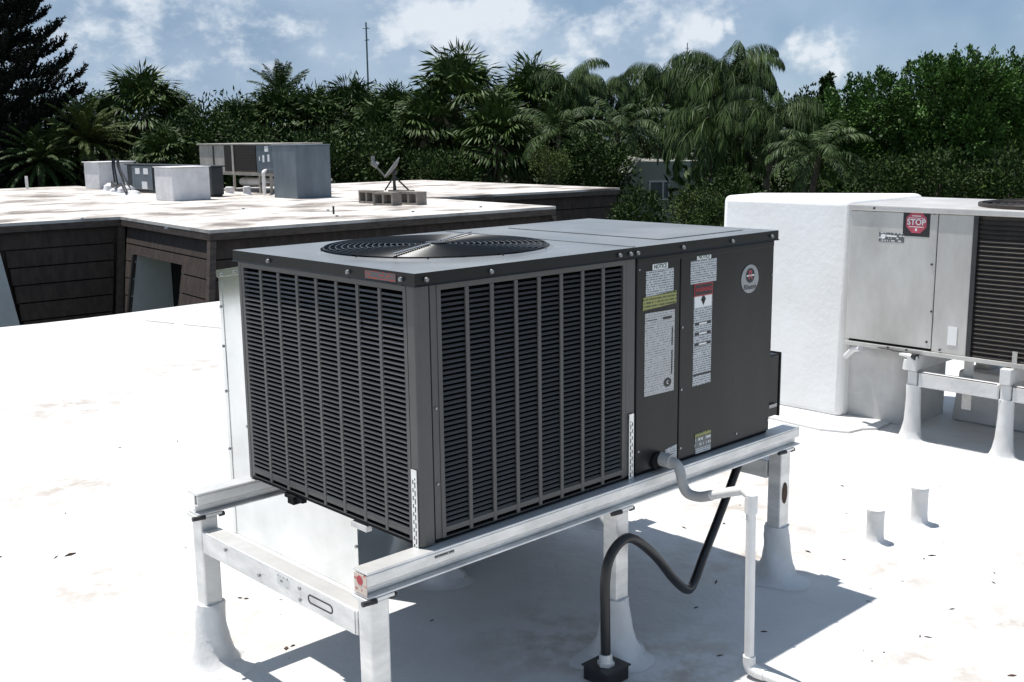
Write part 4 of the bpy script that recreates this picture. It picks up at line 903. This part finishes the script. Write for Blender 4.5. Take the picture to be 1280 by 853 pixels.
def loc_dir(wv_): return Vector((wv_.dot(AX), wv_.dot(AY), wv_.z))
ex = loc_dir(Vector((1, 0, 0))); ey = loc_dir(Vector((0, 1, 0)))       # across and away from the viewer
top = bx_ + up_ * .40
b = MB(); b.tube([bx_, top], .035, 8); SD.part('mast', b, 'stone', smooth=True)
b = MB()
for q in (ex * .34, ex * -.24 + ey * .1, ey * .3): b.tube([bx_ + q - up_ * .0, bx_ + up_ * .34], .02, 6)
SD.part('brace', b, 'stone', smooth=True)
dn = (ex * -.76 + ey * -.10 + up_ * .60).normalized(); du = (up_ - dn * up_.dot(dn)).normalized(); dr = dn.cross(du)
dc = top + up_ * .14 + ex * -.04
b = MB(); vs_ = []; fs_ = []; nr, na = 6, 24
for i in range(nr + 1):
    rr = i / nr
    for k in range(na):
        a = 2 * math.pi * k / na; vs_.append(dc + dr * (.24 * rr * math.cos(a)) + du * (.30 * rr * math.sin(a)) + dn * (.07 * rr * rr - .05))
N1 = len(vs_); vs_ += [v - dn * .02 for v in vs_]
for i in range(nr):
    for k in range(na):
        q = (i * na + k, i * na + (k + 1) % na, (i + 1) * na + (k + 1) % na, (i + 1) * na + k); fs_ += [q, tuple(N1 + t for t in reversed(q))]
for k in range(na): fs_.append((nr * na + k, nr * na + (k + 1) % na, N1 + nr * na + (k + 1) % na, N1 + nr * na + k))
b.add(vs_, fs_); SD.part('reflector', b, 'dish', smooth=True)
lnb = dc + ex * -.44 + up_ * .12 - ey * .1
b = MB(); b.tube([dc - du * .27 + dn * .02, lnb], .018, 6); SD.part('feed_arm', b, 'dish')
b = MB(); b.tube([lnb - dn * -.05 + up_ * -.02, lnb - dn * .14 + up_ * .02], [.06, .08], 10); b.tube([lnb, lnb + up_ * .16], .045, 8); SD.part('feed_horn', b, 'dish', smooth=True)
b = MB(); b.tube([dc - dn * .10, top], .06, 8); SD.part('dish_bracket', b, 'stone', smooth=True)

# ================================================================== VEGETATION
rs = np.random.RandomState(11)
def unit(v): return v / np.maximum(np.linalg.norm(v, axis=-1, keepdims=True), 1e-9)
class Leaves:
    def __init__(s): s.q = []
    def quads(s, q): s.q.append(np.asarray(q, dtype=np.float32))        # (n,4,3)
    def blades(s, base, d, side, length, width, droop=0.0):
        """pointed leaf blades; two quads each when they droop"""
        d = unit(d); side = unit(side - d * (side * d).sum(-1, keepdims=True)); n = len(base)
        length = np.broadcast_to(np.asarray(length, float).reshape(-1, 1), (n, 1)); width = np.broadcast_to(np.asarray(width, float).reshape(-1, 1), (n, 1))
        mid = base + d * length * .5
        d2 = unit(d + np.array([0, 0, -1.0]) * droop); tip = mid + d2 * length * .5
        s.quads(np.stack([base, mid + side * width * .5, tip, mid - side * width * .5], 1))
    def build(s, name, m, parent):
        q = np.concatenate(s.q); n = len(q); me = bpy.data.meshes.new(name)
        me.vertices.add(n * 4); me.vertices.foreach_set('co', q.reshape(-1)); me.loops.add(n * 4)
        me.loops.foreach_set('vertex_index', np.arange(n * 4, dtype=np.int32)); me.polygons.add(n)
        me.polygons.foreach_set('loop_start', np.arange(0, n * 4, 4, dtype=np.int32))
        try: me.polygons.foreach_set('loop_total', np.full(n, 4, dtype=np.int32))
        except Exception: pass
        me.update(); me.materials.append(MT[m])
        o = bpy.data.objects.new(name, me); C.objects.link(o)
        if parent: o.parent = parent
        return o

def fan_palm(R, nl=64, dead=14, seed=0):
    r = np.random.RandomState(seed); lv = Leaves(); dv = Leaves()
    for i in range(nl):
        t = (i + .5) / nl; el = R_(88 - 128 * t ** .8) + r.normal(0, .1); az = i * 2.39996 + r.normal(0, .15)
        d = np.array([math.cos(el) * math.cos(az), math.cos(el) * math.sin(az), math.sin(el)]); pet = R * r.uniform(.42, .62)
        hub = d * pet - np.array([0, 0, .12 * R * (1 - math.sin(el))]); side = unit(np.cross(d, [0, 0, 1.0]) + r.normal(0, .25, 3)); k = 28
        ang = np.linspace(-1.75, 1.75, k) + r.normal(0, .04, k)
        dd = np.cos(ang)[:, None] * d + np.sin(ang)[:, None] * side + np.array([0, 0, -.05]); ln = R * .56 * (1 - .22 * (ang / 1.75) ** 2) * r.uniform(.85, 1.12, k)
        nrm = np.cross(d, side); sd_ = np.cross(dd, nrm) + nrm * r.normal(0, .35, (k, 1))
        b0 = np.broadcast_to(hub, (k, 3)) + dd * .02
        d1 = unit(dd); mid = b0 + d1 * ln[:, None] * .55; lv.blades(b0, d1, sd_, ln * .62, .052 * R)
        lv.blades(mid, unit(d1 + np.array([0, 0, -.75]) + r.normal(0, .12, (k, 3))), sd_, ln * .5, .036 * R)
        ptl = np.zeros((1, 3)); lv.blades(ptl, (hub)[None], side[None], pet * 1.02, .03 * R)
    for i in range(dead):
        az = r.uniform(0, 6.28); o = r.uniform(.15, .62) * R; z0 = -R * r.uniform(.05, .42); k = 14
        hub = np.array([math.cos(az) * o, math.sin(az) * o, z0]); rad = np.array([math.cos(az), math.sin(az), 0]); tan = np.array([-math.sin(az), math.cos(az), 0])
        ang = np.linspace(-.75, .75, k); dd = np.cos(ang)[:, None] * np.array([0, 0, -1.0]) + np.sin(ang)[:, None] * tan + rad * .25 + r.normal(0, .12, (k, 3))
        dv.blades(np.broadcast_to(hub, (k, 3)), dd, rad + r.normal(0, .5, (k, 3)), R * r.uniform(.4, .75, k), .055 * R)
    return lv, dv
def feather_palm(R, nf=20, e0=(-10, 80), curve=1.7, hang=.9, seed=0, llen=.30):
    r = np.random.RandomState(seed); lv = Leaves()
    for i in range(nf):
        el = R_(e0[1] - (e0[1] - e0[0]) * ((i + .5) / nf)) + r.normal(0, .08); az = i * 2.39996 + r.normal(0, .2); n = 40
        L_ = R * 1.35 * r.uniform(.85, 1.1); p = np.zeros(3); pts = []; dirs = []
        for j in range(n):
            d = np.array([math.cos(el) * math.cos(az), math.cos(el) * math.sin(az), math.sin(el)]); pts.append(p.copy()); dirs.append(d); p = p + d * L_ / n; el -= curve / n * (.5 + j / n)
        pts = np.array(pts); dirs = np.array(dirs); side = unit(np.cross(dirs, [0, 0, 1.0]) + 1e-6)
        lv.blades(pts[:-1:1], pts[1:] - pts[:-1], side[:-1], L_ / n * 1.3, .022 * R)
        for s in (-1, 1):
            for rep in (0, .33, .66):
                js = np.arange(5, n); t = js / n
                base = pts[js] + dirs[js] * (L_ / n * rep); ln = R * llen * (np.sin(np.pi * np.clip(t, .12, .97)) ** .5) * r.uniform(.75, 1.15, len(js))
                dd = side[js] * s * .75 + dirs[js] * .55 + np.array([0, 0, -1.0]) * hang * (.35 + .8 * t)[:, None] + r.normal(0, .16, (len(js), 3))
                lv.blades(base, dd, dirs[js] + r.normal(0, .3, (len(js), 3)), ln, .017 * R, droop=hang * .6)
    return lv
def clump_bush(rx, ry, rz, ncl, nlv, leaf, seed=0, upright=0.0, asp=.55, solid=.35):
    r = np.random.RandomState(seed); lv = Leaves()
    u = unit(r.normal(size=(ncl, 3))); rad = (solid + (1 - solid) * r.uniform(0, 1, ncl) ** .45)[:, None]
    c = u * rad * np.array([rx, ry, rz]); 
    for i in range(ncl):
        s = r.uniform(.6, 1.25) * min(rx, rz) * .22
        p = c[i] + r.normal(size=(nlv, 3)) * np.array([s, s, s * (1 + upright)]) * .6
        d = unit(unit(p - c[i] + 1e-6) + np.array([0, 0, .3 + upright]) + .35 * u[i] + r.normal(0, .4, (nlv, 3)))
        lv.blades(p, d, r.normal(size=(nlv, 3)), leaf * r.uniform(.6, 1.3, nlv), leaf * asp)
    return lv
def trunk_mb(h, r0, r1, seed=0, lean=.05, n=9):
    r = random.Random(seed); m = MB(); pts = []; rr = []
    for i in range(n + 1):
        t = i / n; pts.append((lean * h * t * t * r.uniform(.8, 1.2), lean * h * .4 * math.sin(3 * t), h * t)); rr.append((r0 + (r1 - r0) * t) * (1 + .06 * (i % 2)))
    m.tube(pts, rr, 10); return m, pts[-1]
GZ = -4.2
protos = {}
def plant(name, key, build, label, cat, pos, crown_z, s=1.0, rot=0.0, group=None, tr=(.16, .13), extra=None, trunk='bark'):
    """pos: ground point; crown centre height above ground"""
    t = bpy.data.objects.new(name, None); C.objects.link(t); t.location = (pos[0], pos[1], GZ); t.empty_display_size = .3; tag(t, label, cat, group)
    h = crown_z
    m, tp = trunk_mb(h, tr[0], tr[1], seed=hash(key) % 97 + int(pos[0] * 7)); to = link_mesh('trunk', m, MT[trunk], t, smooth=True)
    if key not in protos:
        protos[key] = build()
    first = protos[key]
    for nm, me in first:
        o = bpy.data.objects.new(nm, me); C.objects.link(o); o.parent = t; o.location = tp; o.scale = (s, s, s); o.rotation_euler = (0, 0, rot)
    return t
def meshes(*lv):
    o_ = []
    for nm, l, m in lv:
        if not l.q: continue
        o = l.build(nm, m, None); me = o.data; bpy.data.objects.remove(o); o_.append((nm, me))
    return o_
def k_fan(seed, dead): 
    def f():
        a, d = fan_palm(1.0, 64, dead, seed); return meshes(('crown', a, 'leaf_fan'), ('dead_fronds', d, 'leaf_dead'))
    return f
def k_feather(seed, m='leaf_queen', **k):
    return lambda: meshes(('crown', feather_palm(1.0, seed=seed, **k), m))
def k_bush(seed, m='leaf_bush', *a, **k):
    return lambda: meshes(('crown', clump_bush(*a, seed=seed, **k), m))
TG = 'trees behind the neighbouring building'
def place(kind, px, top, rpx, Y, label, seed, dead=10, rot=0.0, **k):
    s = rpx / FOC * Y; c = at(px, top + rpx * .92, Y); pos = (c.x, c.y)
    if kind == 'fan': return plant('fan_palm', 'fan%d_%d' % (seed, dead), k_fan(seed, dead), label, 'palm tree', pos, c.z - GZ, s, rot, TG)
    if kind == 'feather':
        c = at(px, top + rpx * .55, Y); return plant('feather_palm', 'fea%d' % seed, k_feather(seed, **k), label, 'palm tree', (c.x, c.y), c.z - GZ, s, rot, TG, tr=(.14, .09))
    if kind == 'bush': return plant('leafy_tree', 'bush%d' % seed, k_bush(seed, k.pop('m', 'leaf_bush'), *k.pop('a'), **k), label, 'tree', pos, c.z - GZ, s, rot, TG, tr=(.12, .05))
place('fan', 168, 88, 60, 46, 'broad fan palm with a full round crown just right of the dark pine', 1, 8)
place('fan', 118, 120, 40, 45, 'small fan palm tucked against the right side of the dark pine', 2, 4, 1.0)
place('fan', 208, 118, 38, 47, 'fan palm on the right shoulder of the broad round fan palm', 13, 10, 2.2)
place('feather', 342, 100, 34, 50, 'ragged feather palm with upright fronds above the beige unit', 3, e0=(38, 88), curve=.75, hang=.35, nf=20, llen=.24)
place('fan', 338, 112, 50, 49, 'fan palm below the upright fronds of the ragged feather palm', 6, 8, 5.2)
place('fan', 290, 128, 44, 48, 'dark fan palm left of the ragged feather palm', 2, 4, .4)
place('fan', 385, 114, 48, 49, 'fan palm between the ragged feather palm and the antenna mast', 14, 12, 4.0)
place('fan', 430, 102, 54, 50, 'spiky fan palm whose crown reaches just left of the antenna mast', 4, 6, .9)
place('fan', 487, 110, 46, 49, 'fan palm directly right of the tall antenna mast', 15, 10, 3.1)
place('fan', 562, 70, 70, 46, 'tallest shaggy fan palm with brown dead fronds left of centre', 5, 26, .2)
place('fan', 522, 116, 56, 45, 'brown skirted fan palm below left of the tallest fan palm', 16, 34, 2.0)
place('fan', 460, 130, 52, 46, 'fan palm with a brown skirt below the antenna mast', 16, 34, 1.1)
place('fan', 700, 128, 50, 45, 'low fan palm under the drooping feather palm beside the dense dark one', 14, 12, 2.4)
place('fan', 612, 122, 60, 44, 'low fan palm with a hanging dry skirt below right of the tallest fan palm', 5, 26, 4.0)
place('fan', 657, 81, 64, 47, 'dense dark fan palm right of the tallest shaggy fan palm', 4, 6, 2.7)
place('feather', 700, 84, 50, 46, 'drooping feather palm beside the dense dark fan palm', 7, curve=2.5, hang=1.5, nf=30, llen=.40)
place('feather', 742, 96, 42, 47, 'small drooping feather palm in the gap left of the two tall feather palms', 8, curve=2.8, hang=1.6, nf=18, llen=.40, e0=(15, 84))
place('feather', 822, 80, 66, 52, 'tall arching feather palm behind the grey house, left of its twin', 7, rot=1.3, curve=2.2, hang=1.1, nf=18)
place('feather', 893, 64, 70, 40, 'tallest feather palm, right of its arching twin', 9, curve=2.5, hang=1.5, nf=34, llen=.40, e0=(-20, 86))
place('feather', 880, 128, 66, 38, 'shaggy feather palm low in front of the tallest feather palm', 9, rot=2.0, curve=2.3, hang=1.1, nf=22, e0=(-20, 84))
place('feather', 955, 118, 60, 37, 'feather palm leaning over the white duct box at right', 7, rot=3.5, curve=2.2, hang=1.1, nf=18)
place('feather', 1010, 165, 58, 34, 'low feather palm with pale fronds behind the white duct box', 10, rot=.5, curve=1.8, hang=.6, nf=20)
place('feather', 762, 135, 56, 44, 'bushy feather palm left of the grey house', 10, rot=2.5, curve=1.8, hang=.6, nf=20)
place('feather', 690, 140, 56, 43, 'light green feather palm in front of the dense dark fan palm', 10, rot=4.1, curve=1.8, hang=.6, nf=20, m='leaf_yellow')
BA = (1.0, 1.0, .9, 80, 60, .11)
place('feather', 98, 152, 48, 43, 'feathery yellow green clump palm in front of the pine', 11, m='leaf_yellow', nf=80, e0=(-25, 88), curve=1.0, hang=.5, llen=.13)
place('feather', 42, 178, 46, 42, 'low feathery clump palm at the left edge', 12, nf=80, e0=(-25, 85), curve=1.0, hang=.5, llen=.13)
place('fan', 195, 160, 40, 43, 'low fan palm with bent fronds behind the left white duct boxes', 17, 14, 5.0)
place('bush', 240, 140, 50, 44, 'round leafy tree left of the beige unit', 21, a=BA)
place('bush', 300, 155, 50, 43, 'round leafy tree right behind the beige unit', 22, a=BA)
place('bush', 470, 160, 52, 43, 'round leafy tree behind the satellite dish', 21, rot=2., a=BA)
place('bush', 545, 190, 40, 42, 'low round bush right of the satellite dish', 22, rot=1., a=BA)
place('bush', 680, 185, 24, 38, 'small pale round shrub at the far corner of the flat roof', 23, m='leaf_yellow', a=(1, 1, 1, 70, 50, .11))
place('bush', 735, 170, 46, 41, 'dark round shrub behind the far corner of the flat roof', 21, rot=4., a=BA)
place('bush', 395, 165, 46, 43, 'round dark tree behind the grey plenum box', 22, rot=3.3, a=BA)
place('bush', 1006, 120, 36, 44, 'rounded tree with a clipped top behind the white duct box', 24, a=(1.0, 1.0, 1.0, 75, 50, .13), upright=.3)
place('bush', 1021, 106, 10, 44, 'narrow spire tree rising behind the white duct box', 25, a=(.8, .8, 2.4, 40, 30, .5))
place('bush', 905, 212, 38, 33, 'shrub with pale drooping leaves beside the white duct box', 26, a=BA)
place('bush', 862, 238, 34, 29, 'sunlit low shrub below the grey house window', 23, rot=1., m='leaf_yellow', a=(1, 1, 1, 70, 50, .11))
place('bush', 793, 240, 34, 30, 'dark low shrub left of the grey house window', 24, rot=2., a=(1.0, 1.0, 1.0, 75, 50, .13), upright=.3)
place('bush', 880, 248, 36, 28, 'dark glossy shrub at the left foot of the white duct box', 21, rot=5., a=BA)

place('bush', 1085, 196, 40, 31, 'dark shrub in front of the shorter broadleaf tree at right', 22, rot=.7, a=BA)
place('bush', 1165, 190, 44, 31, 'dark shrub hiding the trunk of the large broadleaf tree', 21, rot=3.1, a=BA)
place('bush', 1255, 194, 44, 31, 'dark shrub under the large broadleaf tree at the right edge', 24, rot=1.7, a=(1.0, 1.0, 1.0, 75, 50, .13), upright=.3)

# big broadleaf tree on the right: upright leaf clusters on branches
def big_tree(label, px0, px1, top, bot, Y, seed, name='broadleaf_tree', ncl=230):
    r = np.random.RandomState(seed); a, c = at(px0, top, Y), at(px1, bot, Y)
    cx, rx, zt_, zb_ = (a.x + c.x) / 2, (c.x - a.x) / 2, a.z, c.z
    t = bpy.data.objects.new(name, None); C.objects.link(t); t.location = (cx, Y + 1.0, GZ); tag(t, label, 'tree', TG)
    zc, rz = (zt_ + zb_) / 2 - GZ, (zt_ - zb_) / 2
    lv = Leaves(); br = MB(); br.tube([(0, 0, 0), (.1, 0, zc * .5), (0, .1, zc)], [.2, .14, .08], 8)
    nlobe = max(20, ncl // 8); ul = unit(r.normal(size=(nlobe, 3))); lobes = ul * (.30 + .58 * r.uniform(0, 1, nlobe) ** .6)[:, None] * np.array([rx, 2.0, rz]) + np.array([0, 0, zc])
    for k in range(nlobe):
        lr = r.uniform(.5, 1.0); nt_ = 18; ut = unit(r.normal(size=(nt_, 3)) + np.array([0, -.25, .25]))
        for q in range(nt_):
            c0 = lobes[k] + ut[q] * lr * r.uniform(.55, 1.0) * np.array([1, 1, .9]); n = 74
            ax = unit(ut[q] * .95 + np.array([0, 0, .75])); hh = r.uniform(.22, .46); tt = r.uniform(0, 1, (n, 1))
            p = c0 + ax * (tt - .3) * hh * 1.5 + r.normal(size=(n, 3)) * .115 * (1.1 - .75 * tt)
            d = unit(unit(r.normal(size=(n, 3))) * .75 + ax * .75 + ut[q] * .3)
            lv.blades(p, d, r.normal(size=(n, 3)), r.uniform(.09, .17, n), .062)
        if k % 2 == 0: br.tube([(0, 0, zc * .6), tuple(lobes[k] * np.array([.5, .5, .85])), tuple(lobes[k])], [.05, .035, .015], 5)
    link_mesh('trunk', br, MT['bark'], t); lv.build('crown', 'leaf_broad', t)
big_tree('large bright green broadleaf tree with upright leaf tufts at the right edge', 1120, 1330, 54, 230, 34, 3, ncl=330)
big_tree('shorter broadleaf tree with leaf tufts left of the large one at right', 1035, 1160, 92, 240, 36, 4, ncl=210)

# Norfolk pine at the left edge
def norfolk():
    base = at(4, 200, 44); t = bpy.data.objects.new('norfolk_pine', None); C.objects.link(t); t.location = (base.x, base.y, GZ)
    tag(t, 'tall nearly black pine with tiers of upswept branch tips at the left edge', 'tree', TG)
    m = MB(); H_ = 19.0; m.tube([(0, 0, 0), (0, 0, H_)], [.30, .04], 10)
    lv = Leaves(); r = np.random.RandomState(4); z = 1.6; k = 0
    while z < H_ - .5:
        zw = z + GZ; Lb = np.interp(zw, [-4, 1, 4.5, 6.5, 8.5, 11, 15], [3.0, 3.1, 2.75, 2.1, 1.75, 1.2, .2]) * r.uniform(.92, 1.08)
        for j in range(9):
            az = 2 * math.pi * (j + r.uniform(-.15, .15)) / 9 + k * .35; rad = np.array([math.cos(az), math.sin(az), 0]); tan = np.array([-rad[1], rad[0], 0])
            l_ = Lb * r.uniform(.75, 1.08); n = 12; ts = np.linspace(.0, 1, n)
            pts = np.array([[0, 0, z]]) + ts[:, None] * l_ * rad + np.stack([ts * 0, ts * 0, l_ * (-.10 * np.sin(ts * 3.1) + .16 * ts ** 3)], 1)
            m.tube([tuple(p) for p in pts[::3]], [.05, .035, .025, .015], 4)
            for i in range(3, n):
                for s in (-1, 0, 1) if i > n - 3 else (-1, 1):
                    ln = r.uniform(.35, .6) * (1.0 if i < n - 2 else .85)
                    d0 = unit(rad * .75 + tan * s * .7 + np.array([0, 0, .15])); ns = 13; tt = np.linspace(0, 1, ns)
                    q = pts[i] + d0 * ln * tt[:, None] + np.stack([tt * 0, tt * 0, ln * .75 * tt ** 2], 1)
                    for rep in range(4):
                        dd = unit(d0 + np.array([0, 0, 1]) * (1.1 * tt)[:, None] + r.normal(0, .75, (ns, 3)))
                        lv.blades(q, dd, r.normal(size=(ns, 3)), .15, .055)
        z += .50 if zw < 3 else .62; k += 1
    link_mesh('trunk', m, MT['bark'], t); lv.build('crown', 'leaf_pine', t)
norfolk()

# undergrowth and the wood behind: one mass
def undergrowth():
    lv = Leaves(); r = np.random.RandomState(9)
    prof = np.array([(-60, 120), (90, 116), (150, 130), (210, 128), (245, 138), (300, 122), (345, 114), (400, 120), (480, 124), (620, 115), (700, 112), (760, 128), (830, 112), (930, 112), (985, 138), (1040, 140), (1100, 120), (1340, 110)])
    n = 1500
    for i in range(n):
        px = r.uniform(-60, 1340); tp = np.interp(px, prof[:, 0], prof[:, 1]) + r.uniform(-6, 26); Y = r.uniform(47, 58)
        py = tp + (252 - tp) * r.uniform(0, 1) ** 1.1
        if 765 < px < 850 and py > 188: Y = r.uniform(58, 62)
        c = np.array(at(px, py, Y)); k = 78; s = .42
        p = c + r.normal(size=(k, 3)) * np.array([s, s, s * .8])
        lv.blades(p, unit(p - c) + np.array([0, 0, .2]) + r.normal(0, .5, (k, 3)), r.normal(size=(k, 3)), r.uniform(.14, .32, k), .085)
    for i in range(700):                                  # lower storey down to the ground
        px = r.uniform(-60, 1340); Y = r.uniform(44, 50); c = np.array(at(px, 235, Y)); c[2] = r.uniform(GZ, 0.2)
        if 765 < px < 850: continue
        k = 26; p = c + r.normal(size=(k, 3)) * .5
        lv.blades(p, r.normal(size=(k, 3)) + np.array([0, 0, .3]), r.normal(size=(k, 3)), r.uniform(.3, .6, k), .25)
    o = lv.build('undergrowth', 'leaf_bush', None); tag(o, 'dense dark green undergrowth filling the wood behind the palms', 'undergrowth', kind='stuff')
undergrowth()

# ================================================================== FAR BUILDINGS AND MASTS
hp_ = at(815, 240, 46)
Hs = Thing('grey_house', 'grey green house with a white framed window half hidden by palms', 'house', (hp_.x, hp_.y, GZ), world=True)
zw0 = at(815, 205, 46).z
b = MB(); x0, x1 = hp_.x - 1.4, hp_.x + 2.6; zt_ = zw0 - .1
b.add([(x0, hp_.y, GZ), (x1, hp_.y, GZ), (x1, hp_.y, zt_ + .2), (x0 + .9, hp_.y, zt_ + .2), (x0, hp_.y, zt_ - .9)] + [(x0, hp_.y + 6, GZ), (x1, hp_.y + 6, GZ), (x1, hp_.y + 6, zt_ + .2), (x0 + .9, hp_.y + 6, zt_ + .2), (x0, hp_.y + 6, zt_ - .9)],
      [(0, 1, 2, 3, 4), (9, 8, 7, 6, 5), (0, 4, 9, 5), (4, 3, 8, 9), (3, 2, 7, 8), (2, 1, 6, 7)])
Hs.part('wall', b, 'farwall')
b = MB(); b.hexa([(x0 - .25, hp_.y - .3, zt_ - 1.12), (x0 + .9, hp_.y - .3, zt_ + .22), (x0 + .9, hp_.y + 6.3, zt_ + .22), (x0 - .25, hp_.y + 6.3, zt_ - 1.12)], [(x0 - .25, hp_.y - .3, zt_ - 1.02), (x0 + .9, hp_.y - .3, zt_ + .34), (x0 + .9, hp_.y + 6.3, zt_ + .34), (x0 - .25, hp_.y + 6.3, zt_ - 1.02)]); Hs.part('roof', b, 'farwall')
a, c = at(811, 226, 46), at(837, 250, 46); y = hp_.y
wf = MB(); wf.box(a.x, c.x, y - .06, y - .001, a.z - .07, a.z); wf.box(a.x, c.x, y - .06, y - .001, c.z, c.z + .07)
for x in (a.x, (a.x + c.x) / 2 + .12, c.x - .07): wf.box(x, x + .07, y - .06, y - .001, c.z + .071, a.z - .071)
wfo = Hs.part('window', wf, 'white_ink')
b = MB(); b.box(a.x + .071, c.x - .071, y - .03, y - .002, c.z + .071, a.z - .071); Hs.part('pane', b, 'nbgrey', parent=wfo)
fr_ = at(2, 219, 60)
Fr = Thing('distant_white_roof', 'sliver of a low white roofed building far off at the left edge', 'building', (fr_.x, fr_.y, GZ), world=True)
b = MB(); b.box(fr_.x - 8, fr_.x + .5, fr_.y, fr_.y + 6, GZ, fr_.z - .05); Fr.part('wall', b, 'farwall')
b = MB(); b.box(fr_.x - 8.2, fr_.x + .7, fr_.y - .2, fr_.y + 6.2, fr_.z - .049, fr_.z + .22); Fr.part('roof', b, 'nbwhite')
for (px, top, Y, r, lab) in ((461, 28, 160, .16, 'tall thin lattice antenna mast rising over the palms left of centre'), (858, 54, 180, .10, 'thin short mast tip showing between the two tall feather palms')):
    p = at(px, 130, Y); zt_ = at(px, top, Y).z
    t = Thing('antenna_mast', lab, 'antenna', (p.x, p.y, GZ), world=True, group='antenna masts beyond the trees')
    b = MB(); b.tube([(p.x, p.y, GZ), (p.x, p.y, zt_)], [r, r * .7], 6); t.part('pole', b, 'nbgrey')
    b = MB(); b.tube([(p.x - r * 3, p.y, zt_ - .8), (p.x + r * 3, p.y, zt_ - .8)], r * .5, 5); b.tube([(p.x - r * 2.2, p.y, zt_ - 2.4), (p.x + r * 2.2, p.y, zt_ - 2.4)], r * .5, 5); t.part('antenna_arm', b, 'nbgrey')
